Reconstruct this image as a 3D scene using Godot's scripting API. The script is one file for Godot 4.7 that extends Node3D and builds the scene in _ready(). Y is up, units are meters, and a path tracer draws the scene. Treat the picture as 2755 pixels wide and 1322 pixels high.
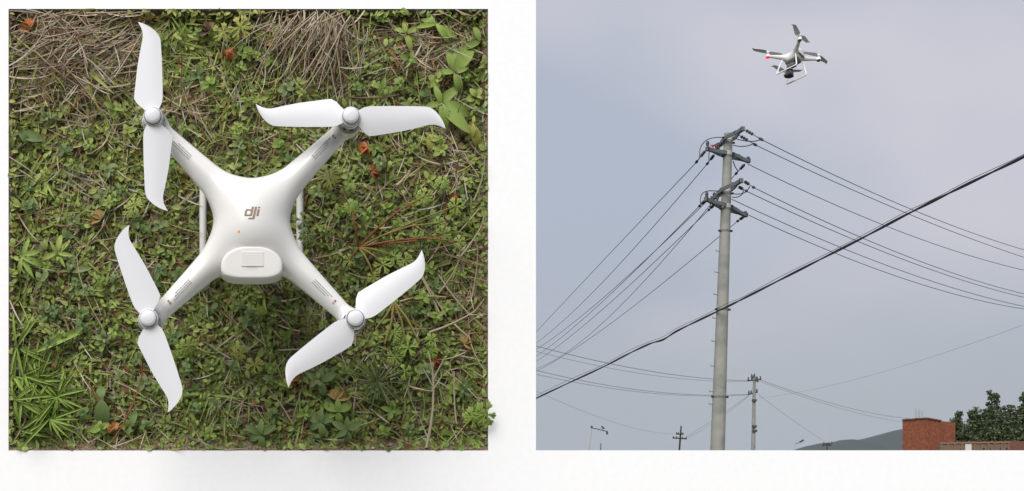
extends Node3D
# Left: a planted, grassy bank with a white quadcopter standing on it, carried by a wall added for the white page margin.
# Right: over the low end of that wall, the open sky with a power pole, its lines and the same kind of quadcopter in flight.

const F := 3600.0          # focal length in photograph pixels
const CX := 667.0          # photograph column / row that the level view axis meets
const CY := 1270.0
const EYE := 1.5
const SOIL_D := 1.845      # distance of the soil face from the eye
const WALL_D := 1.817
const EXPO := 2.25

var rng := RandomNumberGenerator.new()
var used := {}
var tex := {}

# ------------------------------------------------------------------ helpers
func P(px: float, py: float, d: float) -> Vector3:
	return Vector3((px - CX) / F * d, EYE + (CY - py) / F * d, -d)

func T(px: float, py: float, h: float) -> Vector3:   # a point h metres proud of the soil face
	return P(px, py, SOIL_D - h)

func px_of(p: Vector3) -> Vector2:
	return Vector2(CX - p.x / p.z * F, CY + (p.y - EYE) / p.z * F)

func lin(r: float, g: float, b: float) -> Color:      # linear base colour -> the sRGB value a material wants
	return Color(r, g, b).linear_to_srgb()

class MB:
	var v := PackedVector3Array()
	var n := PackedVector3Array()
	var c := PackedColorArray()
	var i := PackedInt32Array()
	var col := Color(1, 1, 1)
	func vert(p: Vector3, nn: Vector3) -> int:
		v.append(p); n.append(nn); c.append(col)
		return v.size() - 1
	func tri(a: int, b: int, d: int) -> void:
		i.append(a); i.append(b); i.append(d)
	func quad(a: Vector3, b: Vector3, d: Vector3, e: Vector3, nn := Vector3.ZERO) -> void:
		if nn == Vector3.ZERO:
			nn = (b - a).cross(e - a).normalized()
		var s := vert(a, nn)
		vert(b, nn); vert(d, nn); vert(e, nn)
		tri(s, s + 2, s + 1); tri(s, s + 3, s + 2)
	func box(ctr: Vector3, half: Vector3, bs := Basis.IDENTITY) -> void:
		for ax in 3:
			for sg in [-1.0, 1.0]:
				var nn := Vector3.ZERO
				nn[ax] = sg
				var u := Vector3.ZERO
				u[(ax + 1) % 3] = 1.0
				var w := nn.cross(u)
				var cc := nn * half
				quad(ctr + bs * (cc - u * half - w * half), ctr + bs * (cc + u * half - w * half), ctr + bs * (cc + u * half + w * half), ctr + bs * (cc - u * half + w * half), bs * nn)
	# a box whose edges are chamfered
	func cbox(ctr: Vector3, half: Vector3, ch: float, bs := Basis.IDENTITY) -> void:
		var hs := [half - Vector3(0, ch, ch), half - Vector3(ch, 0, ch), half - Vector3(ch, ch, 0)]
		for ax in 3:
			for sg in [-1.0, 1.0]:
				var nn := Vector3.ZERO
				nn[ax] = sg
				var u := Vector3.ZERO
				u[(ax + 1) % 3] = 1.0
				var w := nn.cross(u)
				var h: Vector3 = hs[ax]
				var cc := nn * half
				quad(ctr + bs * (cc - u * h - w * h), ctr + bs * (cc + u * h - w * h), ctr + bs * (cc + u * h + w * h), ctr + bs * (cc - u * h + w * h), bs * nn)
		for ax in 3:
			var a1 := (ax + 1) % 3
			var a2 := (ax + 2) % 3
			for s1 in [-1.0, 1.0]:
				for s2 in [-1.0, 1.0]:
					var p := Vector3.ZERO; var q := Vector3.ZERO
					p[a1] = s1 * half[a1]; p[a2] = s2 * (half[a2] - ch)
					q[a1] = s1 * (half[a1] - ch); q[a2] = s2 * half[a2]
					var e := Vector3.ZERO
					e[ax] = half[ax] - ch
					var nn := Vector3.ZERO
					nn[a1] = s1; nn[a2] = s2
					quad(ctr + bs * (p - e), ctr + bs * (p + e), ctr + bs * (q + e), ctr + bs * (q - e), (bs * nn).normalized())
	func tube(pts: PackedVector3Array, rad: Array, sides := 6, caps := true) -> void:
		var m := pts.size()
		var up := Vector3(0.31, 0.89, 0.33)
		var start := v.size()
		for k in m:
			var t: Vector3 = (pts[mini(k + 1, m - 1)] - pts[maxi(k - 1, 0)]).normalized()
			if absf(t.dot(up)) > 0.95:
				up = Vector3(0.9, 0.1, 0.4)
			var a := t.cross(up).normalized()
			var b := a.cross(t).normalized()
			up = b
			var r: float = rad[mini(k, rad.size() - 1)]
			for s in sides:
				var an := TAU * s / sides
				var nn := a * cos(an) + b * sin(an)
				vert(pts[k] + nn * r, nn)
		for k in m - 1:
			for s in sides:
				var p0 := start + k * sides + s
				var p1 := start + k * sides + (s + 1) % sides
				tri(p0, p1, p0 + sides); tri(p1, p1 + sides, p0 + sides)
		if caps:
			for e in [0, m - 1]:
				var t2: Vector3 = (pts[0] - pts[1]).normalized() if e == 0 else (pts[m - 1] - pts[m - 2]).normalized()
				var cidx := vert(pts[e], t2)
				var s0 := v.size()
				for s in sides:
					vert(v[start + e * sides + s], t2)
				for s in sides:
					tri(cidx, s0 + s, s0 + (s + 1) % sides)
	# profile = pairs (radius, height) turned about the +Y axis of frame tf
	func lathe(profile: Array, sides: int, tf := Transform3D.IDENTITY) -> void:
		for k in profile.size() - 1:
			var p: Vector2 = profile[k]
			var q: Vector2 = profile[k + 1]
			var d := (q - p).normalized()
			var nn2 := Vector2(d.y, -d.x)
			var s0 := v.size()
			for s in sides + 1:
				var an := TAU * s / sides
				var cs := cos(an); var sn := sin(an)
				var nn := (tf.basis * Vector3(nn2.x * cs, nn2.y, nn2.x * sn)).normalized()
				vert(tf * Vector3(p.x * cs, p.y, p.x * sn), nn)
				vert(tf * Vector3(q.x * cs, q.y, q.x * sn), nn)
			for s in sides:
				var a := s0 + s * 2
				tri(a, a + 1, a + 2); tri(a + 1, a + 3, a + 2)
	func mesh() -> ArrayMesh:
		for k in range(0, i.size(), 3):      # front faces run clockwise seen from where the normals point
			var a := i[k]; var b := i[k + 1]; var d := i[k + 2]
			if (v[b] - v[a]).cross(v[d] - v[a]).dot(n[a] + n[b] + n[d]) > 0.0:
				i[k + 1] = d
				i[k + 2] = b
		var arr := []
		arr.resize(Mesh.ARRAY_MAX)
		arr[Mesh.ARRAY_VERTEX] = v
		arr[Mesh.ARRAY_NORMAL] = n
		arr[Mesh.ARRAY_COLOR] = c
		arr[Mesh.ARRAY_INDEX] = i
		var m := ArrayMesh.new()
		m.add_surface_from_arrays(Mesh.PRIMITIVE_TRIANGLES, arr)
		return m

func numbered(called: String) -> String:
	if not used.has(called):
		used[called] = 0
		return called
	used[called] += 1
	return "%s_%03d" % [called, used[called]]

func put(called: String, m: Mesh, material: Material, parent: Node = null) -> MeshInstance3D:
	var o := MeshInstance3D.new()
	o.mesh = m
	o.material_override = material
	if parent == null:
		o.name = numbered(called)
		add_child(o)
	else:
		o.name = called
		parent.add_child(o, true)
	return o

func tag(o: Node, label: String, category: String, group := "") -> void:
	o.set_meta("label", label)
	o.set_meta("category", category)
	if group != "":
		o.set_meta("group", group)

func thing(called: String, label: String, category: String, at := Vector3.ZERO, group := "") -> Node3D:
	var o := Node3D.new()
	o.name = numbered(called)
	add_child(o)
	o.position = at
	tag(o, label, category, group)
	return o

func noise_tex(freq: float, lo: Color, hi: Color, oct := 4, seed_ := 1, mid := Color(0, 0, 0, 0)) -> NoiseTexture2D:
	var f := FastNoiseLite.new()
	f.noise_type = FastNoiseLite.TYPE_SIMPLEX_SMOOTH
	f.frequency = freq
	f.fractal_octaves = oct
	f.seed = seed_
	var g := Gradient.new()
	g.offsets = PackedFloat32Array([0.25, 0.75])
	g.colors = PackedColorArray([lo, hi])
	if mid.a > 0.0:
		g.add_point(0.5, mid)
	var t := NoiseTexture2D.new()
	t.width = 512; t.height = 512
	t.seamless = true
	t.noise = f
	t.color_ramp = g
	return t

func mat(col: Color, rough := 0.7, metal := 0.0) -> StandardMaterial3D:
	var m := StandardMaterial3D.new()
	m.albedo_color = col
	m.roughness = rough
	m.metallic = metal
	return m

func noisy(lo: Color, hi: Color, freq: float, scale: float, rough := 0.8, seed_ := 1, mid := Color(0, 0, 0, 0)) -> StandardMaterial3D:
	var m := StandardMaterial3D.new()
	m.albedo_texture = noise_tex(freq, lo, hi, 5, seed_, mid)
	m.uv1_triplanar = true
	m.uv1_world_triplanar = true
	m.uv1_scale = Vector3.ONE * scale
	m.roughness = rough
	return m

# ------------------------------------------------------------------ camera, sky, sun
func setup_view() -> void:
	var cam := Camera3D.new()
	cam.name = "camera"
	var near := 0.05
	cam.projection = Camera3D.PROJECTION_FRUSTUM
	cam.size = 1322.0 / F * near
	cam.frustum_offset = Vector2((1377.5 - CX) / F * near, (CY - 661.0) / F * near)
	cam.near = near
	cam.far = 9000.0
	cam.position = Vector3(0, EYE, 0)
	add_child(cam)
	cam.current = true

	var sun := DirectionalLight3D.new()
	sun.name = "sun"
	sun.light_energy = 0.5
	sun.light_color = Color(1.0, 0.985, 0.965)
	sun.light_angular_distance = 40.0
	sun.shadow_enabled = true
	add_child(sun)
	sun.look_at_from_position(Vector3(-0.40, 0.82, 0.80), Vector3.ZERO)

	var env := Environment.new()
	env.background_mode = Environment.BG_SKY
	var sky := Sky.new()
	var sm := PanoramaSkyMaterial.new()
	sm.panorama = ImageTexture.create_from_image(sky_image())
	sky.sky_material = sm
	env.sky = sky
	env.tonemap_mode = Environment.TONE_MAPPER_LINEAR
	env.tonemap_exposure = EXPO
	env.fog_enabled = true
	env.fog_density = 0.00006
	env.fog_light_color = Color(0.78, 0.83, 0.90)
	env.sdfgi_enabled = true
	env.ssao_enabled = true
	env.ssil_enabled = true
	var we := WorldEnvironment.new()
	we.name = "world_environment"
	we.environment = env
	add_child(we)

func sky_image() -> Image:
	var w := 768
	var h := 384
	var img := Image.create(w, h, false, Image.FORMAT_RGBF)
	var n1 := FastNoiseLite.new()
	n1.seed = 11; n1.frequency = 2.2; n1.fractal_octaves = 4; n1.noise_type = FastNoiseLite.TYPE_SIMPLEX_SMOOTH
	var n2 := FastNoiseLite.new()
	n2.seed = 5; n2.frequency = 1.3; n2.fractal_octaves = 3; n2.noise_type = FastNoiseLite.TYPE_SIMPLEX_SMOOTH
	var low := Vector3(0.420, 0.455, 0.492)      # hazy air near the horizon
	var blue := Vector3(0.440, 0.490, 0.590)     # thin cloud with blue behind it
	var grey := Vector3(0.650, 0.635, 0.695)     # thicker pale cloud
	var top := Vector3(0.80, 0.81, 0.88)
	for y in h:
		var el := (0.5 - (y + 0.5) / h) * PI
		for x in w:
			var az := ((x + 0.5) / w - 0.5) * TAU
			var c := Vector3(0.075, 0.075, 0.06)
			if el > -0.01:
				var d := Vector3(sin(az) * cos(el), sin(el), -cos(az) * cos(el))
				var q := Vector3(d.x, d.y * 2.2, d.z)
				var m := clampf(0.50 + 1.0 * n1.get_noise_3dv(q) + 0.7 * n2.get_noise_3dv(q + Vector3(3, 1, 7)), 0.0, 1.0)
				# a thinner, bluer stretch to the right of the pole and a paler bank of cloud over it
				var daz := rad_to_deg(az); var del := rad_to_deg(el)
				m -= 0.55 * exp(-pow((daz - 28.0) / 7.0, 2.0) - pow((del - 11.5) / 4.5, 2.0))
				m += 0.30 * exp(-pow((daz - 15.5) / 5.0, 2.0) - pow((del - 14.0) / 7.0, 2.0))
				m = clampf(m, 0.0, 1.0)
				c = blue.lerp(grey, m)
				var s := sin(maxf(el, 0.0))
				c = low.lerp(c, smoothstep(0.0, 0.20, s))
				c = c.lerp(top * (0.9 + 0.2 * m), smoothstep(0.3, 1.0, s))
			img.set_pixel(x, y, Color(c.x / EXPO, c.y / EXPO, c.z / EXPO))
	return img

# ------------------------------------------------------------------ setting
func build_setting() -> void:
	var g := MB.new()
	g.quad(Vector3(-4000, 0, 500), Vector3(4000, 0, 500), Vector3(4000, 0, -6000), Vector3(-4000, 0, -6000), Vector3.UP)
	var gm := noisy(lin(0.065, 0.055, 0.038), lin(0.040, 0.055, 0.024), 0.02, 0.15, 0.95, 3)
	var o := put("field_ground", g.mesh(), gm)
	o.set_meta("kind", "structure")

	# hill: a ridge with real depth
	var ridge := [[2040, 1236], [2100, 1222], [2144, 1211.7], [2185, 1198.5], [2226, 1189], [2255, 1186], [2279, 1179], [2296, 1182], [2312, 1181], [2336, 1177.5], [2361, 1172], [2392, 1163.6], [2426, 1154], [2490, 1142], [2570, 1136], [2660, 1146], [2760, 1160], [2900, 1190], [3100, 1230]]
	var hm := MB.new()
	var rows := 14
	var cols := (ridge.size() - 1) * 6 + 1
	var hn := FastNoiseLite.new()
	hn.seed = 9; hn.frequency = 0.006; hn.fractal_octaves = 4
	for r in rows:
		var t := float(r) / (rows - 1) * 2.0 - 1.0          # -1 front foot, 0 crest, 1 back foot
		for k in cols:
			var f := float(k) / 6.0
			var i0 := mini(int(f), ridge.size() - 2)
			var fr := f - i0
			var px: float = lerpf(ridge[i0][0], ridge[i0 + 1][0], fr)
			var py: float = lerpf(ridge[i0][1], ridge[i0 + 1][1], fr)
			var crest := P(px, py, 2600.0)
			var dd := 2600.0 + t * 420.0
			var hgt := maxf(crest.y, 0.0) * (1.0 - pow(absf(t), 1.3))
			var p := Vector3(crest.x * (1.0 + t * 0.02), 0.0, -dd)
			hgt += hn.get_noise_2d(p.x, p.z) * 5.0 * (1.0 - absf(t)) * absf(t) * 4.0
			hm.vert(Vector3(p.x, hgt - 0.5, p.z), Vector3(0, 1, 0))
	for r in rows - 1:
		for k in cols - 1:
			var a := r * cols + k
			hm.tri(a, a + cols, a + 1); hm.tri(a + 1, a + cols, a + cols + 1)
	var nr := PackedVector3Array()
	nr.resize(hm.v.size())
	for t3 in hm.i.size() / 3:
		var a3 := hm.i[t3 * 3]; var b3 := hm.i[t3 * 3 + 1]; var c3 := hm.i[t3 * 3 + 2]
		var nn3 := (hm.v[b3] - hm.v[a3]).cross(hm.v[c3] - hm.v[a3])
		if nn3.y < 0: nn3 = -nn3
		nr[a3] += nn3; nr[b3] += nn3; nr[c3] += nn3
	for k in nr.size():
		nr[k] = nr[k].normalized()
	hm.n = nr
	o = put("hill", hm.mesh(), noisy(lin(0.018, 0.028, 0.022), lin(0.030, 0.042, 0.030), 0.03, 0.02, 0.95, 4))
	o.set_meta("kind", "structure")

	# wall added for the white page margin: tall end that carries the bank, low end that one looks over
	var wm := noisy(lin(0.895, 0.90, 0.91), lin(0.91, 0.915, 0.925), 0.05, 3.0, 0.75, 6)
	var xl := -1.6
	var xr := P(1442, 0, WALL_D).x
	var xe := 3.2
	var top := 2.5
	var low := P(0, 1212.5, WALL_D).y
	var h0 := P(X0, Y1, WALL_D)
	var h1 := P(X1, Y0, WALL_D)
	var mb := MB.new()
	for r in [[xl, 0.0, h0.x, top], [h0.x, 0.0, h1.x, h0.y], [h0.x, h1.y, h1.x, top], [h1.x, 0.0, xr, top], [xr, 0.0, xe, low]]:
		mb.quad(Vector3(r[0], r[1], 0), Vector3(r[2], r[1], 0), Vector3(r[2], r[3], 0), Vector3(r[0], r[3], 0), Vector3(0, 0, 1))
	var bk := -0.22
	for r in [[xl, 0.0, xr, top], [xr, 0.0, xe, low]]:
		mb.quad(Vector3(r[0], r[1], bk), Vector3(r[2], r[1], bk), Vector3(r[2], r[3], bk), Vector3(r[0], r[3], bk), Vector3(0, 0, -1))
	for r in [[xl, 0.0, xl, top, Vector3(-1, 0, 0)], [xl, top, xr, top, Vector3.UP], [xr, low, xr, top, Vector3(1, 0, 0)], [xr, low, xe, low, Vector3.UP], [xe, 0.0, xe, low, Vector3(1, 0, 0)]]:
		mb.quad(Vector3(r[0], r[1], 0), Vector3(r[2], r[3], 0), Vector3(r[2], r[3], bk), Vector3(r[0], r[1], bk), r[4])
	o = put("added_margin_wall", mb.mesh(), wm)
	o.position = Vector3(0, 0, -WALL_D)
	tag(o, "white page margin built as an added wall, tall around the grassy bed and low under the sky", "wall")

# ------------------------------------------------------------------ the grassy bank
const X0 := 22.0
const X1 := 1313.0
const Y0 := 24.0
const Y1 := 1213.0
var soil_n := FastNoiseLite.new()

func soil_h(px: float, py: float) -> float:
	var e := edge(px, py)
	var n := 0.006 + 0.006 * soil_n.get_noise_2d(px, py) + 0.0025 * soil_n.get_noise_2d(px * 5.0, py * 5.0)
	return lerpf(SOIL_D - WALL_D - 0.0006, n, smoothstep(0.0, 34.0, e))

func edge(px: float, py: float) -> float:
	return minf(minf(px - X0, X1 - px), minf(py - Y0, Y1 - py))

func inside(p: Vector3, pad := 0.0) -> bool:
	var q := px_of(p)
	return q.x > X0 + pad and q.x < X1 - pad and q.y > Y0 + pad and q.y < Y1 - pad

func build_soil() -> void:
	soil_n.seed = 3; soil_n.frequency = 0.012; soil_n.fractal_octaves = 3
	var mb := MB.new()
	var nx := 200
	var ny := 184
	var cn := FastNoiseLite.new()
	cn.seed = 8; cn.frequency = 0.02; cn.fractal_octaves = 4
	for j in ny + 1:
		for k in nx + 1:
			var px := lerpf(X0, X1, float(k) / nx)
			var py := lerpf(Y0, Y1, float(j) / ny)
			var m := clampf(0.5 + cn.get_noise_2d(px, py), 0.0, 1.0)
			var q := Color(0.20, 0.14, 0.10).lerp(Color(0.34, 0.25, 0.175), m)
			if Vector2((px - 1225.0) / 75.0, (py - 385.0) / 60.0).length() < 1.0 or Vector2((px - 520.0) / 55.0, (py - 300.0) / 50.0).length() < 1.0:
				q = q.lerp(Color(0.24, 0.165, 0.085), 0.75)
			mb.col = q
			mb.vert(T(px, py, soil_h(px, py)), Vector3(0, 0, 1))
	for j in ny:
		for k in nx:
			var a := j * (nx + 1) + k
			mb.tri(a, a + 1, a + nx + 1); mb.tri(a + 1, a + nx + 2, a + nx + 1)
	# normals from the noise slope
	for j in ny + 1:
		for k in nx + 1:
			var a := j * (nx + 1) + k
			var l := mb.v[j * (nx + 1) + maxi(k - 1, 0)]
			var r := mb.v[j * (nx + 1) + mini(k + 1, nx)]
			var u := mb.v[maxi(j - 1, 0) * (nx + 1) + k]
			var d := mb.v[mini(j + 1, ny) * (nx + 1) + k]
			mb.n[a] = (r - l).cross(u - d).normalized()
	var m2 := StandardMaterial3D.new()
	m2.vertex_color_use_as_albedo = true
	m2.albedo_texture = noise_tex(0.05, Color(0.55, 0.55, 0.55), Color(1, 1, 1), 5, 21)
	m2.uv1_triplanar = true
	m2.uv1_world_triplanar = true
	m2.uv1_scale = Vector3.ONE * 9.0
	m2.roughness = 0.95
	var o := put("grassy_ground", mb.mesh(), m2)
	o.set_meta("kind", "structure")

# a leaf lying along +X, its face towards +Z: folded at the midrib, curling to its tip
func leaf_mesh(l: float, w: float, fold: float, curl: float, shape: float, segs := 6, tipcol := 1.0) -> ArrayMesh:
	var mb := MB.new()
	leaf_into(mb, Transform3D.IDENTITY, l, w, fold, curl, shape, segs)
	return mb.mesh()

func leaf_into(mb: MB, tf: Transform3D, l: float, w: float, fold: float, curl: float, shape: float, segs := 6) -> void:
	var s0 := mb.v.size()
	for k in segs + 1:
		var t := float(k) / segs
		var ww := w * 0.5 * pow(maxf(sin(PI * pow(t, shape)), 0.0), 0.75)
		if k == 0: ww = w * 0.06
		var a := curl * t
		var x := l * (t if absf(curl) < 0.01 else sin(a) / curl)
		var z := l * (0.0 if absf(curl) < 0.01 else -(1.0 - cos(a)) / curl)
		var up := Vector3(sin(a), 0, cos(a))
		for s in [-1.0, 0.0, 1.0]:
			var p := Vector3(x, s * ww, z) + up * absf(s) * ww * fold
			var nn := (up - Vector3(0, s * fold, 0)).normalized()
			mb.vert(tf * p, (tf.basis * nn).normalized())
	for k in segs:
		for s in 2:
			var a2 := s0 + k * 3 + s
			mb.tri(a2, a2 + 3, a2 + 1); mb.tri(a2 + 1, a2 + 3, a2 + 4)

# a palmate leaf, cut into narrow lobes that fork at their ends
func palmate_mesh(r: float, lobes: int, seed_: int) -> ArrayMesh:
	var rg := RandomNumberGenerator.new()
	rg.seed = seed_
	var mb := MB.new()
	for k in lobes:
		var an := lerpf(-2.5, 2.5, float(k) / (lobes - 1)) + rg.randf_range(-0.08, 0.08)
		var len_ := r * (1.0 - 0.25 * absf(float(k) / (lobes - 1) - 0.5)) * rg.randf_range(0.88, 1.08)
		var tf := Transform3D(Basis(Vector3(0, 0, 1), an) * Basis(Vector3(0, 1, 0), rg.randf_range(-0.15, 0.1)), Vector3(0, 0, 0.0004 * k))
		leaf_into(mb, tf, len_, r * 0.26, 0.25, 0.5, 1.6, 5)
		for s in [-1.0, 1.0]:
			var tf2 := tf * Transform3D(Basis(Vector3(0, 0, 1), s * 0.45), Vector3(len_ * 0.42, s * r * 0.03, 0))
			leaf_into(mb, tf2, len_ * 0.46, r * 0.16, 0.25, 0.5, 1.2, 4)
	return mb.mesh()

# a strip along +X: grass blade or straw
func blade_mesh(l: float, w: float, bend: float, fold: float, segs := 7) -> ArrayMesh:
	var mb := MB.new()
	for k in segs + 1:
		var t := float(k) / segs
		var ww := w * 0.5 * (1.0 - pow(t, 2.2)) * (0.75 + 0.5 * minf(t * 3.0, 0.5)) + w * 0.03
		var a := bend * t
		var x := l * (t if absf(bend) < 0.01 else sin(a) / bend)
		var z := l * (0.0 if absf(bend) < 0.01 else -(1.0 - cos(a)) / bend)
		var up := Vector3(sin(a), 0, cos(a))
		for s in [-1.0, 0.0, 1.0]:
			mb.vert(Vector3(x, s * ww, z) + up * absf(s) * ww * fold, (up - Vector3(0, s * fold, 0)).normalized())
	for k in segs:
		for s in 2:
			var a2 := k * 3 + s
			mb.tri(a2, a2 + 3, a2 + 1); mb.tri(a2 + 1, a2 + 3, a2 + 4)
	return mb.mesh()

func leaf_mat(c: Color, vc := false) -> StandardMaterial3D:
	var m := StandardMaterial3D.new()
	m.albedo_color = c
	m.roughness = 0.55
	m.metallic_specular = 0.35
	m.vertex_color_use_as_albedo = vc
	m.albedo_texture = tex.leaf
	m.uv1_triplanar = true
	m.uv1_world_triplanar = true
	m.uv1_scale = Vector3.ONE * 25.0
	m.backlight_enabled = true
	m.backlight = Color(c.r * 0.4, c.g * 0.5, c.b * 0.25) if not vc else Color(0.16, 0.20, 0.06)
	return m

func aim(dir: Vector3, face := Vector3(0, 0, 1), roll := 0.0) -> Basis:
	var x := dir.normalized()
	var y := face.cross(x)
	if y.length() < 0.02:
		y = Vector3(0, 1, 0).cross(x)
	y = y.normalized()
	var z := x.cross(y)
	return Basis(x, roll) * Basis(x, y, z)

func scatter(called: String, mesh: Mesh, material: Material, xf: Array, cols: Array) -> void:
	var mm := MultiMesh.new()
	mm.transform_format = MultiMesh.TRANSFORM_3D
	mm.use_colors = true
	mm.mesh = mesh
	mm.instance_count = xf.size()
	for k in xf.size():
		mm.set_instance_transform(k, xf[k])
		mm.set_instance_color(k, cols[k])
	var o := MultiMeshInstance3D.new()
	o.multimesh = mm
	o.material_override = material
	o.name = numbered(called)
	add_child(o)
	o.set_meta("kind", "stuff")
	if called == "dry_straw":
		tag(o, "tangle of thin dry straw lying over brown soil", "straw")
	elif called == "leaf_litter":
		tag(o, "brown crumbs of dead leaf strewn over the soil", "litter")
	elif called == "low_leaves":
		tag(o, "carpet of tiny green leaves covering the soil", "ground cover")
	else:
		tag(o, "thin green grass blades growing through the small leaves", "grass")

# the strips under the landing skids stay low
func h_clear(px: float, py: float) -> bool:
	return py > 470 and py < 760 and (absf(px - 545.0) < 17.0 or absf(px - 805.0) < 17.0)

# how strawy the photograph is at a place, 0..1
func straw_at(px: float, py: float) -> float:
	var s := 0.10
	s = maxf(s, 1.15 - Vector2((px - 150.0) / 340.0, (py - 70.0) / 290.0).length())
	s = maxf(s, 1.05 - Vector2((px - 830.0) / 230.0, (py - 50.0) / 220.0).length())
	s = maxf(s, 0.75 - Vector2((px - 1150.0) / 260.0, (py - 110.0) / 200.0).length())
	s = maxf(s, 0.62 - Vector2((px - 1280.0) / 200.0, (py - 820.0) / 340.0).length())
	s = maxf(s, 0.8 - Vector2((px - 500.0) / 130.0, (py - 290.0) / 110.0).length())
	s = maxf(s, 0.75 - Vector2((px - 1230.0) / 150.0, (py - 440.0) / 120.0).length())
	s = maxf(s, 0.55 - Vector2((px - 330.0) / 120.0, (py - 330.0) / 110.0).length())
	return clampf(s, 0.0, 1.0)

func green_color(px: float, py: float, dark := 0.0) -> Color:
	var a := Color(0.260, 0.345, 0.080)
	var b := Color(0.380, 0.470, 0.125)
	var d := Color(0.155, 0.235, 0.085)
	var t := rng.randf()
	var c := a.lerp(b, t) if rng.randf() < 0.6 else a.lerp(d, t)
	# paler, yellower leaf colour towards the upper left of the bank
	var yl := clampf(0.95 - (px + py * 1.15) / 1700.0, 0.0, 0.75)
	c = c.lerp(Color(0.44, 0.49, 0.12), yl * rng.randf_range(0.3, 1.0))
	if rng.randf() < 0.06:
		c = Color(0.23, 0.10, 0.035).lerp(Color(0.30, 0.22, 0.06), rng.randf())
	return c.lerp(Color(0.03, 0.05, 0.02), dark)

func bent_tip(l: float, b: float) -> Vector3:
	return Vector3(l * sin(b) / b, 0, -l * (1.0 - cos(b)) / b)

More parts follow.
